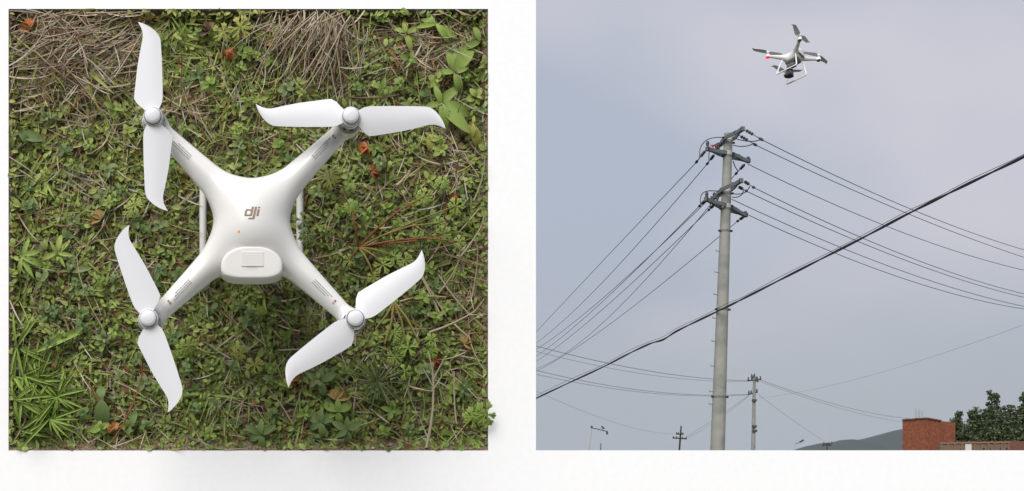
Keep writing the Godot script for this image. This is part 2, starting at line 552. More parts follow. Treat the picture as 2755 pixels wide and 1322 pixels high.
func build_cover() -> void:
	var bn := FastNoiseLite.new()
	bn.seed = 77; bn.frequency = 0.011; bn.fractal_octaves = 3
	# dry straw
	var straws := [blade_mesh(0.05, 0.0011, 0.5, 0.2, 5), blade_mesh(0.05, 0.0016, -0.9, 0.2, 6), blade_mesh(0.05, 0.0008, 1.5, 0.2, 7)]
	for v in straws.size():
		var xf := []; var cl := []
		var want := 2300
		var tries := 0
		while xf.size() < want and tries < 60000:
			tries += 1
			var px := rng.randf_range(X0, X1); var py := rng.randf_range(Y0, Y1)
			var s := straw_at(px, py)
			if rng.randf() > s * s + 0.085: continue
			var an := rng.randf_range(0, TAU)
			if px > 600 and px < 1000 and py < 330 and rng.randf() < 0.75:
				an = deg_to_rad(rng.randf_range(58, 100)) + (PI if rng.randf() < 0.5 else 0.0)
			if px < 380 and py < 190 and rng.randf() < 0.5:
				an = deg_to_rad(rng.randf_range(5, 40)) + (PI if rng.randf() < 0.5 else 0.0)
			var h := soil_h(px, py) + rng.randf_range(0.0005, 0.002 + (0.006 + 0.026 * s) * smoothstep(0.0, 80.0, edge(px, py)))
			var p := T(px, py, h)
			var dir := Vector3(cos(an), sin(an), rng.randf_range(-0.12, 0.16))
			var sc := rng.randf_range(0.35, 1.5)
			var tf := Transform3D(aim(dir, Vector3(0, 0, 1), rng.randf_range(-0.6, 0.6)).scaled_local(Vector3(sc, rng.randf_range(0.7, 1.5), sc)), p)
			if not inside(tf * bent_tip(0.05, [0.5, -0.9, 1.5][v]), 2.0) or not inside(tf * Vector3(0.025, 0, 0), 2.0): continue
			xf.append(tf)
			var g := rng.randf()
			var c := Color(0.64, 0.54, 0.40).lerp(Color(0.38, 0.28, 0.19), g * g)
			if rng.randf() < 0.25: c = Color(0.58, 0.54, 0.48)
			if rng.randf() < 0.3: c = Color(0.23, 0.14, 0.09)
			if rng.randf() < 0.12: c = Color(0.36, 0.38, 0.10)
			elif rng.randf() < 0.07: c = Color(0.32, 0.12, 0.06)
			cl.append(c)
		scatter("dry_straw", straws[v], leaf_mat(Color(1, 1, 1), true), xf, cl)
	# crumbs of dead leaf and bark
	var crumb := leaf_mesh(0.008, 0.0052, 0.7, 1.4, 0.8, 3)
	var cxf := []; var ccl := []
	for k in 5200:
		var px := rng.randf_range(X0 + 4, X1 - 4); var py := rng.randf_range(Y0 + 4, Y1 - 4)
		var an := rng.randf_range(0, TAU)
		var p := T(px, py, soil_h(px, py) + rng.randf_range(0.0, 0.004))
		var dir := Vector3(cos(an), sin(an), rng.randf_range(-0.3, 0.5))
		if not inside(p + dir * 0.008, 0.0): continue
		cxf.append(Transform3D(aim(dir, Vector3(rng.randf_range(-0.6, 0.6), rng.randf_range(-0.6, 0.6), 1)).scaled_local(Vector3.ONE * rng.randf_range(0.35, 1.3)), p))
		ccl.append(Color(0.16, 0.10, 0.07).lerp(Color(0.42, 0.29, 0.18), pow(rng.randf(), 1.6)))
	scatter("leaf_litter", crumb, leaf_mat(Color(1, 1, 1), true), cxf, ccl)
	# carpet of small leaves
	var leaves := [leaf_mesh(0.011, 0.0056, 0.25, 0.5, 0.9, 4), leaf_mesh(0.012, 0.0036, 0.35, -0.4, 0.8, 4), leaf_mesh(0.010, 0.0062, 0.15, 0.8, 0.75, 4)]
	for v in leaves.size():
		var xf := []; var cl := []
		var tries := 0
		while xf.size() < 6600 and tries < 90000:
			tries += 1
			var px := rng.randf_range(X0, X1); var py := rng.randf_range(Y0, Y1)
			var dens := (1.0 - 1.35 * straw_at(px, py)) * clampf(0.68 + 1.5 * bn.get_noise_2d(px, py), 0.03, 1.0)
			if h_clear(px, py) and rng.randf() < 0.8: continue
			if edge(px, py) < 45.0: dens = dens * 2.2 + 0.15
			if rng.randf() > dens: continue
			var lvl := rng.randf()
			var h := soil_h(px, py) + 0.001 + 0.014 * lvl * lvl * smoothstep(0.0, 80.0, edge(px, py))
			var p := T(px, py, h)
			var an := rng.randf_range(0, TAU)
			var dir := Vector3(cos(an), sin(an), rng.randf_range(-0.35, 0.6))
			var sc := rng.randf_range(0.45, 0.9) + 0.55 * pow(rng.randf(), 3.0)
			if not inside(p + dir.normalized() * 0.012 * sc, 3.0): continue
			var face := Vector3(rng.randf_range(-0.5, 0.5), rng.randf_range(-0.5, 0.5), 1)
			xf.append(Transform3D(aim(dir, face).scaled_local(Vector3.ONE * sc), p))
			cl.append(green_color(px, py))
		scatter("low_leaves", leaves[v], leaf_mat(Color(1, 1, 1), true), xf, cl)
	# loose grass blades
	var blades := [blade_mesh(0.045, 0.0022, 0.8, 0.4), blade_mesh(0.045, 0.0030, 0.5, 0.5), blade_mesh(0.045, 0.0017, 1.2, 0.3)]
	for v in blades.size():
		var xf := []; var cl := []
		var tries := 0
		while xf.size() < 1300 and tries < 60000:
			tries += 1
			var px := rng.randf_range(X0, X1); var py := rng.randf_range(Y0, Y1)
			if edge(px, py) < 22.0: continue
			if rng.randf() > 0.35 + 0.6 * clampf(1.0 - Vector2((px - 480.0) / 420.0, (py - 160.0) / 260.0).length(), 0.0, 1.0): continue
			var p := T(px, py, soil_h(px, py))
			var an := rng.randf_range(0, TAU)
			var dir := Vector3(cos(an), sin(an), rng.randf_range(0.35, 0.9))
			var sc := rng.randf_range(0.45, 1.15)
			var tf := Transform3D(aim(dir, Vector3(0, 0, 1), rng.randf_range(-0.5, 0.5)).scaled_local(Vector3.ONE * sc), p)
			if not inside(tf * bent_tip(0.045, [0.8, 0.5, 1.2][v]), 3.0): continue
			xf.append(tf)
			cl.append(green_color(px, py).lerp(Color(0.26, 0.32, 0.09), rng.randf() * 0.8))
		scatter("grass_blades", blades[v], leaf_mat(Color(1, 1, 1), true), xf, cl)

# --- plants that can be told apart: every one is a thing, every leaf a part
var LM := {}
var greens := []

func stem_tube(pts: Array, r0: float, r1: float, sides := 5) -> ArrayMesh:
	var mb := MB.new()
	var pv := PackedVector3Array()
	var rr := []
	for k in pts.size():
		pv.append(pts[k])
		rr.append(lerpf(r0, r1, float(k) / maxf(pts.size() - 1, 1)))
	mb.tube(pv, rr, sides)
	return mb.mesh()

func add_leaf(parent: Node3D, m: Mesh, material: Material, at: Vector3, dir: Vector3, sc: Vector3, face := Vector3(0, 0, 1), called := "leaf") -> void:
	var tf := Transform3D(aim(dir, face).scaled_local(sc), at)
	var bb := m.get_aabb()
	for e in [Vector3(bb.end.x, 0, bb.position.z), Vector3(bb.end.x * 0.6, bb.end.y, 0), Vector3(bb.end.x * 0.6, bb.position.y, 0)]:
		if not inside(parent.position + tf * e, 2.0): return
	var o := put(called, m, material, parent)
	o.transform = tf

func sprig(px: float, py: float, size: float, gm: Material, label: String, group: String) -> void:
	var t := thing("leafy_sprig", label, "sprig", T(px, py, soil_h(px, py)), group)
	var h := rng.randf_range(0.014, 0.034)
	var lean := Vector3(rng.randf_range(-0.3, 0.3), rng.randf_range(-0.3, 0.3), 1).normalized()
	put("stem", stem_tube([Vector3.ZERO, lean * h], 0.0009, 0.0006), LM.stem, t)
	var n := rng.randi_range(4, 6)
	var a0 := rng.randf_range(0, TAU)
	for k in n:
		var an := a0 + TAU * k / n + rng.randf_range(-0.25, 0.25)
		var dir := Vector3(cos(an), sin(an), rng.randf_range(-0.1, 0.5))
		add_leaf(t, LM.oval[rng.randi() % LM.oval.size()], gm, lean * h * rng.randf_range(0.75, 1.0), dir, Vector3.ONE * size * rng.randf_range(0.75, 1.15))
	for k in 2:
		var an2 := a0 + PI * k + 0.6
		add_leaf(t, LM.oval[k], gm, lean * h, Vector3(cos(an2), sin(an2), 1.0), Vector3.ONE * size * 0.55)

func tuft(px: float, py: float, n: int, l: float, w: float, gm: Material, label: String, group := "", spread := 1.0, a0 := 0.0, a1 := TAU, called := "grass_tuft") -> void:
	var t := thing(called, label, "grass", T(px, py, soil_h(px, py)), group)
	for k in n:
		var an := rng.randf_range(a0, a1)
		var dir := Vector3(cos(an) * spread, sin(an) * spread, rng.randf_range(0.5, 1.0))
		var m: Mesh = LM.blade[rng.randi() % LM.blade.size()]
		var sc := l / 0.045 * rng.randf_range(0.6, 1.1)
		add_leaf(t, m, gm, Vector3(rng.randf_range(-0.004, 0.004), rng.randf_range(-0.004, 0.004), 0), dir, Vector3(sc, sc * w, sc), Vector3(0, 0, 1), "blade")

func rosette(px: float, py: float, dirs: Array, l: float, w: float, gm: Material, label: String, called := "broad_leaf_weed", lift := 0.4, group := "") -> void:
	var t := thing(called, label, "weed", T(px, py, soil_h(px, py)), group)
	put("stem", stem_tube([Vector3(0, 0, -0.002), Vector3(0.002, 0.001, 0.027)], 0.0022, 0.0016), LM.stem, t)
	for d in dirs:
		var an := deg_to_rad(d[0])
		var dir := Vector3(cos(an), sin(an), lift * rng.randf_range(0.6, 1.3))
		var m: Mesh = LM.lance[rng.randi() % LM.lance.size()]
		var s: float = l / 0.05 * float(d[1]) * (0.82 if w > 0.8 else 1.0)
		add_leaf(t, m, gm, Vector3(0, 0, rng.randf_range(0.018, 0.028)), dir, Vector3(s, s * w, s))

func palm(px: float, py: float, r: float, n: int, gm: Material, label: String, group := "") -> void:
	var t := thing("cut_leaf_weed", label, "weed", T(px, py, soil_h(px, py)), group)
	for k in n:
		var an := rng.randf_range(0, TAU)
		var off := Vector3(cos(an), sin(an), 0) * (0.0 if n == 1 else r * rng.randf_range(0.5, 1.0))
		var top := off + Vector3(0, 0, rng.randf_range(0.024, 0.040))
		put("stalk", stem_tube([Vector3(0, 0, -0.002), top * 0.6 + Vector3(0, 0, 0.004), top], 0.0009, 0.0007), LM.stem, t)
		var fc := Vector3(rng.randf_range(-0.3, 0.3), rng.randf_range(-0.3, 0.3), 1)
		add_leaf(t, LM.palm[rng.randi() % LM.palm.size()], gm, top, Vector3(cos(an), sin(an), 0), Vector3.ONE * r / 0.02 * rng.randf_range(0.65, 0.9), fc)

func stick(px0: float, py0: float, px1: float, py1: float, h0: float, h1: float, r: float, m: Material, label: String, group := "", forks := 0, called := "dry_stalk") -> void:
	px0 = clampf(px0, X0 + 8, X1 - 8); px1 = clampf(px1, X0 + 8, X1 - 8); py0 = clampf(py0, Y0 + 8, Y1 - 8); py1 = clampf(py1, Y0 + 8, Y1 - 8)
	var a := T(px0, py0, h0 + 0.016)
	var b := T(px1, py1, h1 + 0.018)
	var t := thing(called, label, "stalk", a, group)
	var d := b - a
	var side := Vector3(-d.y, d.x, 0) * rng.randf_range(-0.07, 0.07)
	var mid := d * 0.5 + side
	put("stem", stem_tube([Vector3.ZERO, d * 0.25 + side * 0.75, mid, d * 0.75 + side * 0.75, d], r, r * 0.55, 6), m, t)
	for k in forks:
		var s := 1.0 - 0.28 * k / maxf(forks, 1) - 0.1
		var base := d * s + side * 0.4
		var an := (0.45 if k % 2 == 0 else -0.5) + rng.randf_range(-0.15, 0.15)
		var tip := base + d.rotated(Vector3(0, 0, 1), an) * rng.randf_range(0.18, 0.32)
		put("twig", stem_tube([base, (base + tip) * 0.5 + Vector3(0, 0, 0.003), tip], r * 0.55, r * 0.3, 5), m, t)

func dead_leaf(px: float, py: float, s: float, m: Material, label: String, group := "") -> void:
	var t := thing("dead_leaf", label, "leaf", T(px, py, soil_h(px, py) + 0.022), group)
	var a0 := rng.randf_range(0, TAU)
	for k in 3:
		var an := a0 + (k - 1) * 0.9
		add_leaf(t, LM.crumple, m, Vector3.ZERO, Vector3(cos(an), sin(an), rng.randf_range(0.0, 0.5)), Vector3.ONE * s * rng.randf_range(0.8, 1.1), Vector3(rng.randf_range(-0.4, 0.4), rng.randf_range(-0.4, 0.4), 1), "lobe")

func beside(px: float, py: float) -> String:
	var marks := [[406, 200, "beside the upper left propeller's upper blade"], [406, 440, "beside the upper left propeller's lower blade"], [800, 300, "beside the upper right propeller's inner blade"], [1060, 305, "beside the upper right propeller's outer blade"], [360, 730, "beside the lower left propeller's upper blade"], [450, 1020, "beside the lower left propeller's lower blade"], [1060, 750, "beside the lower right propeller's upper blade"], [860, 950, "beside the lower right propeller's lower blade"], [665, 400, "between the two front arms"], [490, 590, "beside the left landing skid"], [850, 590, "beside the right landing skid"], [670, 840, "behind the battery"], [1000, 660, "by the orange stemmed weed"], [1010, 1030, "by the arching narrow rosette"], [100, 1040, "by the corner clump of narrow leaves"], [278, 1078, "by the broad dark leaf"], [1150, 1090, "by the pale upright stalk"], [1190, 290, "by the large broad leaf weed"], [1170, 80, "by the long leaved weed"], [60, 400, "by the broad grey green leaf"], [100, 690, "by the pointed leaf weeds"], [660, 1120, "at the foot of the bank below the drone"], [640, 110, "by the yellow cut leaf weed"], [200, 560, "among grass tufts left of the drone"]]
	var best := 1e9
	var out := ""
	for m in marks:
		var d := Vector2(px - m[0], py - m[1]).length()
		if d < best:
			best = d
			out = m[2]
	return out

func build_plants() -> void:
	LM.oval = [leaf_mesh(0.013, 0.0078, 0.25, 0.6, 0.85), leaf_mesh(0.014, 0.0070, 0.35, 0.35, 0.9), leaf_mesh(0.012, 0.0080, 0.15, 0.9, 0.75)]
	LM.blade = [blade_mesh(0.045, 0.0024, 0.8, 0.4), blade_mesh(0.045, 0.0032, 0.5, 0.5), blade_mesh(0.045, 0.0020, 1.2, 0.3), blade_mesh(0.045, 0.0028, 1.0, 0.4)]
	LM.lance = [leaf_mesh(0.05, 0.013, 0.35, 0.9, 0.9, 8), leaf_mesh(0.05, 0.012, 0.45, 0.5, 0.8, 8), leaf_mesh(0.05, 0.014, 0.3, 1.25, 1.0, 8)]
	LM.palm = [palmate_mesh(0.02, 5, 1), palmate_mesh(0.02, 7, 2), palmate_mesh(0.02, 6, 3)]
	LM.crumple = leaf_mesh(0.014, 0.011, 0.9, 1.8, 0.8, 6)
	LM.stem = leaf_mat(lin(0.16, 0.17, 0.05))
	LM.red_stem = leaf_mat(lin(0.33, 0.14, 0.055))
	LM.yellow_stem = leaf_mat(lin(0.33, 0.27, 0.08))
	LM.straw = leaf_mat(lin(0.50, 0.41, 0.29))
	LM.pale_straw = leaf_mat(lin(0.60, 0.50, 0.40))
	LM.brown = leaf_mat(lin(0.16, 0.095, 0.06))
	LM.rust = leaf_mat(lin(0.33, 0.115, 0.045))
	LM.orange = leaf_mat(lin(0.55, 0.20, 0.06))
	LM.ochre = leaf_mat(lin(0.38, 0.26, 0.10))
	greens = [leaf_mat(lin(0.22, 0.32, 0.07)), leaf_mat(lin(0.28, 0.39, 0.09)), leaf_mat(lin(0.155, 0.235, 0.08)), leaf_mat(lin(0.36, 0.44, 0.11)), leaf_mat(lin(0.22, 0.285, 0.115))]
	var bright: Material = leaf_mat(lin(0.32, 0.46, 0.10))
	var yellow: Material = leaf_mat(lin(0.42, 0.43, 0.11))
	var deep: Material = greens[2]

	# small sprigs of oval leaves
	var kinds := ["small bright sprig of oval leaves ", "small mid green sprig of oval leaves ", "small dark sprig of oval leaves ", "small yellow green sprig of oval leaves ", "small dull green sprig of oval leaves "]
	var order := [1, 0, 2, 3, 4]
	var tries := 0
	var made := 0
	while made < 260 and tries < 6000:
		tries += 1
		var px := rng.randf_range(X0 + 42, X1 - 42); var py := rng.randf_range(Y0 + 42, Y1 - 42)
		if rng.randf() > 1.0 - 1.2 * straw_at(px, py): continue
		if py > 450 and py < 780 and (absf(px - 545.0) < 34.0 or absf(px - 805.0) < 34.0): continue
		var k := rng.randi() % 5
		if k == 3 and py > 600: k = 2
		sprig(px, py, rng.randf_range(0.6, 1.1), greens[order[k]] if k < 2 else greens[k], kinds[k] + beside(px, py), "small leafy sprigs")
		made += 1

	# grass tufts
	for a in [[480, 60, 16, 0.05], [520, 120, 18, 0.055], [455, 150, 14, 0.05], [575, 75, 12, 0.045], [500, 230, 14, 0.045], [450, 215, 12, 0.05], [555, 250, 12, 0.04]]:
		tuft(a[0], a[1], a[2], a[3], 1.15, bright, "bright green grass tuft beside the upper left propeller", "grass tufts by the upper left propeller")
	tuft(215, 185, 12, 0.075, 1.3, yellow, "yellow green grass tuft with long arching blades in dry straw")
	tuft(265, 110, 9, 0.07, 1.3, yellow, "yellow grass blades curving over dark soil by the blade tip")
	for a in [[60, 500, 18, 0.06], [120, 470, 14, 0.05], [200, 560, 14, 0.05], [90, 620, 12, 0.05], [300, 470, 12, 0.045]]:
		tuft(a[0], a[1], a[2], a[3], 1.5, greens[3], "green grass tuft growing among weeds left of the drone", "grass tufts left of the drone")
	for a in [[640, 770, 9, 0.06], [700, 775, 8, 0.05]]:
		tuft(a[0], a[1], a[2], a[3], 1.7, bright, "wide bladed green tuft just behind the battery end", "tufts behind the battery end", 1.0, deg_to_rad(200), deg_to_rad(340))
	for a in [[800, 1150, 12, 0.05], [560, 1060, 12, 0.05], [700, 1010, 10, 0.04], [590, 1120, 9, 0.05], [930, 1110, 10, 0.05]]:
		tuft(a[0], a[1], a[2], a[3], 1.1, greens[1], "thin green grass tuft among low leaves below the drone", "grass tufts below the drone")
	for a in [[1270, 450, 10, 0.055], [1240, 700, 12, 0.05], [1285, 640, 10, 0.05], [1200, 500, 9, 0.05]]:
		tuft(a[0], a[1], a[2], a[3], 1.3, greens[1], "green grass tuft in thin straw right of the drone", "grass tufts right of the drone")

	# narrow-leaved clump in the lower left corner
	var ci := -1
	for a in [[70, 1015], [95, 1085], [52, 940], [60, 1160], [140, 1130], [110, 1030], [160, 1070], [45, 1080]]:
		ci += 1
		var lw := []
		for k in 22:
			lw.append([rng.randf_range(-170, 190), rng.randf_range(0.5, 1.15)])
		rosette(a[0], a[1], lw, 0.052, 0.30, bright if a[0] > 90 else greens[1], ["brightest", "tallest", "dull green", "lowest", "lush", "inner", "outlying", "half hidden"][ci % 8] + " narrow leaved weed in the dense corner clump", "narrow_leaf_weed", 0.5, "narrow leaved weeds in the corner clump")
	rosette(100, 955, [[28, 1.9]], 0.05, 0.42, bright, "single long grass leaf slanting up from the corner clump", "long_leaf")
	rosette(278, 1078, [[-88, 1.0], [95, 0.55]], 0.05, 2.0, deep, "broad dark green leaf lying on reddish soil", "broad_leaf_weed", 0.12)
	rosette(355, 1150, [[75, 0.8], [250, 0.5]], 0.04, 1.4, deep, "small upright dark leaf near the reddish stems")
	# weeds of the upper right
	rosette(1165, 82, [[60, 1.0], [95, 0.7], [35, 1.1], [-30, 0.9], [-55, 0.8], [150, 0.6], [190, 0.7], [120, 0.6]], 0.05, 1.0, bright, "bright broad leaf weed with long leaves at the straw edge")
	rosette(1085, 105, [[90, 0.8], [20, 0.8], [-70, 0.9], [160, 0.6], [215, 0.6], [-30, 0.7]], 0.036, 1.25, greens[3], "compact bright weed beside the long leaved one")
	rosette(1215, 210, [[58, 1.25], [95, 1.1], [-70, 0.7], [170, 0.5], [20, 0.5]], 0.052, 1.35, greens[1], "weed with one broad blade leaf pointing up")
	rosette(1180, 290, [[-48, 1.5], [-20, 1.2], [-80, 1.0], [45, 0.9], [110, 0.7], [190, 0.6]], 0.048, 1.3, greens[1], "large weed whose broad leaves hang over bare clods")
	rosette(1285, 125, [[20, 0.5], [110, 0.8], [200, 0.9], [290, 0.8], [340, 0.5]], 0.04, 1.2, greens[0], "dark weed at the right edge beneath straw")
	rosette(1265, 345, [[-75, 1.0], [-100, 0.7], [80, 0.4]], 0.042, 1.3, yellow, "yellowing oval leaf beside the pale clods")
	rosette(1150, 372, [[-85, 0.9], [-60, 0.5]], 0.036, 1.6, yellow, "yellow tipped leaf under the propeller tip")
	rosette(60, 370, [[200, 0.3], [-15, 1.0], [-45, 0.6]], 0.045, 1.7, deep, "broad grey green leaf at the left edge")
	rosette(65, 700, [[-20, 1.0], [20, 0.8], [-60, 0.9], [70, 0.8], [-100, 0.7]], 0.045, 0.9, bright, "pale green weed with pointed leaves at the left edge")
	rosette(160, 690, [[80, 0.9], [45, 0.8], [-10, 0.8], [-60, 0.7], [120, 0.6], [200, 0.8]], 0.04, 0.95, greens[3], "star shaped pointed leaf weed left of the lower propeller")
	rosette(190, 735, [[5, 1.0], [180, 0.4]], 0.04, 1.2, greens[4], "single pale oval leaf lying left of the lower propeller")
	for a in [[860, 1140], [905, 1110], [930, 1160], [700, 1170], [860, 1030]]:
		rosette(a[0], a[1], [[30, 0.9], [150, 0.9], [-80, 0.8], [90, 0.7], [-150, 0.7]], 0.034, 1.7, deep if a[0] % 2 == 0 else greens[0], "broad dark leaf weed at the foot of the bank", "broad_leaf_weed", 0.35, "broad dark leaf weeds at the foot")
	# arching rosette below the lower right propeller
	var ar := []
	for k in 34:
		ar.append([k * 10.6 + rng.randf_range(-9, 9), rng.randf_range(0.45, 1.1)])
	rosette(1010, 1030, ar, 0.050, 0.18, greens[4], "arching rosette of very narrow leaves below the propeller", "narrow_rosette", 0.45)
	# cut-leaved weeds
	palm(800, 885, 0.021, 2, leaf_mat(lin(0.21, 0.20, 0.05)), "yellow brown star shaped cut leaf below the battery")
	palm(532, 935, 0.021, 2, greens[3], "pale cut leaf weed beside the lower left propeller")
	palm(620, 85, 0.026, 3, yellow, "yellow cut leaf weed at the edge of the straw")
	palm(885, 460, 0.026, 2, leaf_mat(lin(0.19, 0.21, 0.05)), "large lobed olive leaf right of the drone body")
	palm(835, 610, 0.022, 2, greens[4], "lobed grey green leaf by the right landing skid")
	palm(1295, 1118, 0.026, 1, greens[1], "flat star shaped leaf near the lower right corner")
	palm(1090, 965, 0.021, 3, bright, "feathery bright leaves under the yellow stalks")
	palm(1130, 930, 0.017, 2, bright, "feathery pale leaf at the end of a yellow stalk")
	palm(1045, 935, 0.019, 3, greens[1], "feathery green leaves below the lower right motor")
	palm(1240, 1165, 0.022, 3, bright, "feathery light green weed beside the pale stalk")
	palm(1265, 1030, 0.02, 2, greens[3], "feathery weed among dry stalks at the right")
	palm(680, 965, 0.018, 2, yellow, "wilting cut leaf in the weeds below the drone")
	palm(450, 545, 0.02, 2, leaf_mat(lin(0.22, 0.23, 0.07)), "pale lobed leaf by the blade tip left of the body")
	palm(330, 575, 0.02, 2, greens[3], "lobed green leaf between the two left propellers")
	palm(1165, 525, 0.018, 2, bright, "fresh cut leaf at the end of a long stem")
	palm(1070, 690, 0.018, 2, greens[3], "cut leaf beneath the red stemmed weed")

	# the red-stemmed weed: stems fanning out of one root
	var root := T(965, 665, 0.030)
	var rt := thing("red_stem_weed", "weed with long orange stems fanning out from one root", "weed", root)
	for a in [[1140, 530, 0.04], [1225, 555, 0.045], [1190, 630, 0.035], [1235, 650, 0.04], [1120, 640, 0.03], [1180, 600, 0.05], [1060, 690, 0.02], [1030, 712, 0.02], [1005, 745, 0.015], [945, 560, 0.02], [940, 700, 0.015]]:
		var e := T(a[0], a[1], a[2] + 0.02) - root
		var sd := Vector3(-e.y, e.x, 0) * rng.randf_range(-0.06, 0.06) + Vector3(0, 0, 0.008)
		put("stem", stem_tube([Vector3(0, 0, -0.006), e * 0.3 + sd * 0.8, e * 0.65 + sd, e], 0.0018, 0.0009, 6), LM.red_stem if rng.randf() < 0.45 else LM.yellow_stem, rt)
		add_leaf(rt, LM.palm[rng.randi() % 3], greens[3] if rng.randf() < 0.6 else bright, e, e, Vector3.ONE * rng.randf_range(0.55, 0.85))
	var root2 := T(1060, 812, 0.045)
	var rt2 := thing("yellow_stem_weed", "yellow stalks reaching down from behind the lower right propeller", "weed", root2)
	for a in [[1128, 925, 0.03], [1090, 915, 0.03], [1035, 925, 0.03], [1120, 905, 0.04], [1010, 885, 0.03]]:
		var e := T(a[0], a[1], a[2] + 0.015) - root2
		put("stem", stem_tube([Vector3.ZERO, e * 0.5 + Vector3(0.002, 0, 0.004), e], 0.0018, 0.0011, 6), LM.yellow_stem, rt2)

	# dry stalks
	stick(1147, 1205, 1163, 985, 0.012, 0.03, 0.0022, LM.pale_straw, "pale upright dry stalk with forked top in lower right", "", 4)
	stick(1228, 1140, 1222, 1000, 0.01, 0.02, 0.0013, LM.pale_straw, "short pale stalk with a bud beside the taller one", "", 1)
	stick(1075, 812, 1200, 800, 0.012, 0.02, 0.0016, LM.straw, "short straw stick level with the lower right motor")
	stick(1155, 895, 1290, 830, 0.016, 0.03, 0.0020, LM.straw, "thick straw stick sloping up at the right edge", "", 2)
	for a in [[1180, 790, 1240, 690], [1200, 1000, 1290, 1080], [1190, 860, 1130, 740], [1275, 540, 1305, 420], [1260, 900, 1305, 1000], [1240, 690, 1300, 600], [1180, 740, 1300, 880], [1270, 800, 1285, 660], [1110, 700, 1200, 850]]:
		stick(a[0], a[1], a[2], a[3], 0.012, rng.randf_range(0.012, 0.03), rng.randf_range(0.0010, 0.0017), LM.straw if rng.randf() < 0.6 else LM.pale_straw, "thin dry stick in the straw along the right edge", "dry sticks along the right edge", rng.randi() % 2)
	for k in 26:
		var bx := rng.randf_range(700, 960)
		var lx := rng.randf_range(40, 150)
		var ly := rng.randf_range(110, 270)
		stick(bx, rng.randf_range(28, 60), clampf(bx - lx * (1.0 if rng.randf() < 0.8 else -0.3), 600, 1290), ly, rng.randf_range(0.02, 0.045), rng.randf_range(0.006, 0.02), rng.randf_range(0.0008, 0.0015), LM.straw if k % 2 == 0 else LM.pale_straw, ["short", "long"][int(ly > 190)] + [" grey tan", " pale"][int(k % 2)] + " straw stem of the clump " + ("over the yellow cut leaf weed" if bx < 780 else "above the upper right propeller" if bx < 880 else "beside the compact bright weed"), "straw stems of the upper clump")
	for k in 20:
		var sx := rng.randf_range(28, 330); var sy := rng.randf_range(30, 210)
		var an := deg_to_rad(rng.randf_range(-70, 50))
		var ln := rng.randf_range(70, 160)
		stick(sx, sy, clampf(sx + cos(an) * ln, 26, 1300), clampf(sy + sin(an) * ln, 28, 500), rng.randf_range(0.01, 0.03), rng.randf_range(0.008, 0.025), rng.randf_range(0.0008, 0.0014), LM.straw if rng.randf() < 0.5 else LM.pale_straw, ["short", "long"][int(ln > 115)] + " dry straw stem in the mat " + ("by the orange dead leaf" if sx < 130 else "by the rusty dead leaf" if sx < 230 else "by the upper left propeller tip"), "straw stems of the upper left mat")
	stick(940, 262, 1075, 255, 0.02, 0.025, 0.0016, LM.brown, "dark brown twig above the upper right propeller")
	stick(300, 1190, 385, 990, 0.01, 0.02, 0.0012, LM.red_stem, "reddish stem rising beside the broad dark leaf", "", 1)
	stick(370, 1205, 315, 1145, 0.01, 0.02, 0.0012, LM.yellow_stem, "short yellow stem crossing the reddish one")
	stick(780, 1130, 725, 1050, 0.012, 0.03, 0.0012, LM.pale_straw, "short bare stick below the lower right propeller tip")
	stick(205, 690, 275, 880, 0.015, 0.02, 0.0010, LM.straw, "long thin straw left of the lower left propeller")
	stick(105, 110, 320, 370, 0.02, 0.015, 0.0009, LM.straw, "thin straw slanting across the bare patch by the motor")

	# dead leaves
	for a in [[1165, 965], [1248, 925], [1105, 745], [1225, 525]]:
		dead_leaf(a[0], a[1], rng.randf_range(0.8, 1.1), LM.rust if rng.randf() < 0.6 else LM.ochre, "curled rust brown dead leaf in the straw on the right", "dead leaves on the right")
	dead_leaf(80, 75, 1.3, LM.orange, "orange dead leaf in the matted straw corner")
	dead_leaf(190, 95, 1.3, LM.rust, "rusty dead leaf beside the arching grass")
	dead_leaf(1000, 462, 1.1, LM.rust, "red brown dead leaf right of the body")
	dead_leaf(988, 395, 1.0, LM.orange, "small orange leaf under the upper right propeller")
	dead_leaf(612, 135, 1.0, LM.orange, "peach coloured leaf under the yellow weed")
	dead_leaf(745, 118, 1.1, LM.ochre, "yellowing leaf among falling straw")
	dead_leaf(303, 1158, 1.0, LM.orange, "salmon pink leaf at the lower edge")
	dead_leaf(905, 1075, 1.4, LM.ochre, "ochre withered leaf left of the narrow rosette")
	dead_leaf(560, 84, 1.4, LM.brown, "large brown leaf at the upper edge")
	dead_leaf(270, 590, 1.2, LM.ochre, "bright ochre leaf scrap left of the drone")
	dead_leaf(780, 1025, 1.1, LM.rust, "reddish leaf under the lower right propeller tip")

	# clods of pale soil
	var cm := noisy(lin(0.34, 0.24, 0.13), lin(0.46, 0.34, 0.20), 0.05, 12.0, 0.95, 15)
	for a in [[1203, 352, 0.010], [1222, 375, 0.008], [1248, 350, 0.010], [1262, 370, 0.007], [1235, 395, 0.007], [1205, 390, 0.006], [1270, 395, 0.006], [1190, 372, 0.006], [1250, 415, 0.005], [505, 268, 0.008], [530, 290, 0.006], [490, 305, 0.006], [545, 262, 0.006]]:
		var mb := MB.new()
		var cn := FastNoiseLite.new()
		cn.seed = int(a[0]); cn.frequency = 90.0
		var nu := 9; var nv := 7
		for j in nv + 1:
			for k in nu + 1:
				var th := PI * j / nv; var ph := TAU * (k % nu) / nu
				var q := Vector3(sin(th) * cos(ph), sin(th) * sin(ph), cos(th))
				var rr: float = a[2] * (1.0 + 0.5 * cn.get_noise_3dv(q * 0.012))
				mb.vert(q * rr * Vector3(1.1, 0.9, 0.7), q)
		for j in nv:
			for k in nu:
				var i0 := j * (nu + 1) + k
				mb.tri(i0, i0 + 1, i0 + nu + 1); mb.tri(i0 + 1, i0 + nu + 2, i0 + nu + 1)
		var o := put("soil_clod", mb.mesh(), cm)
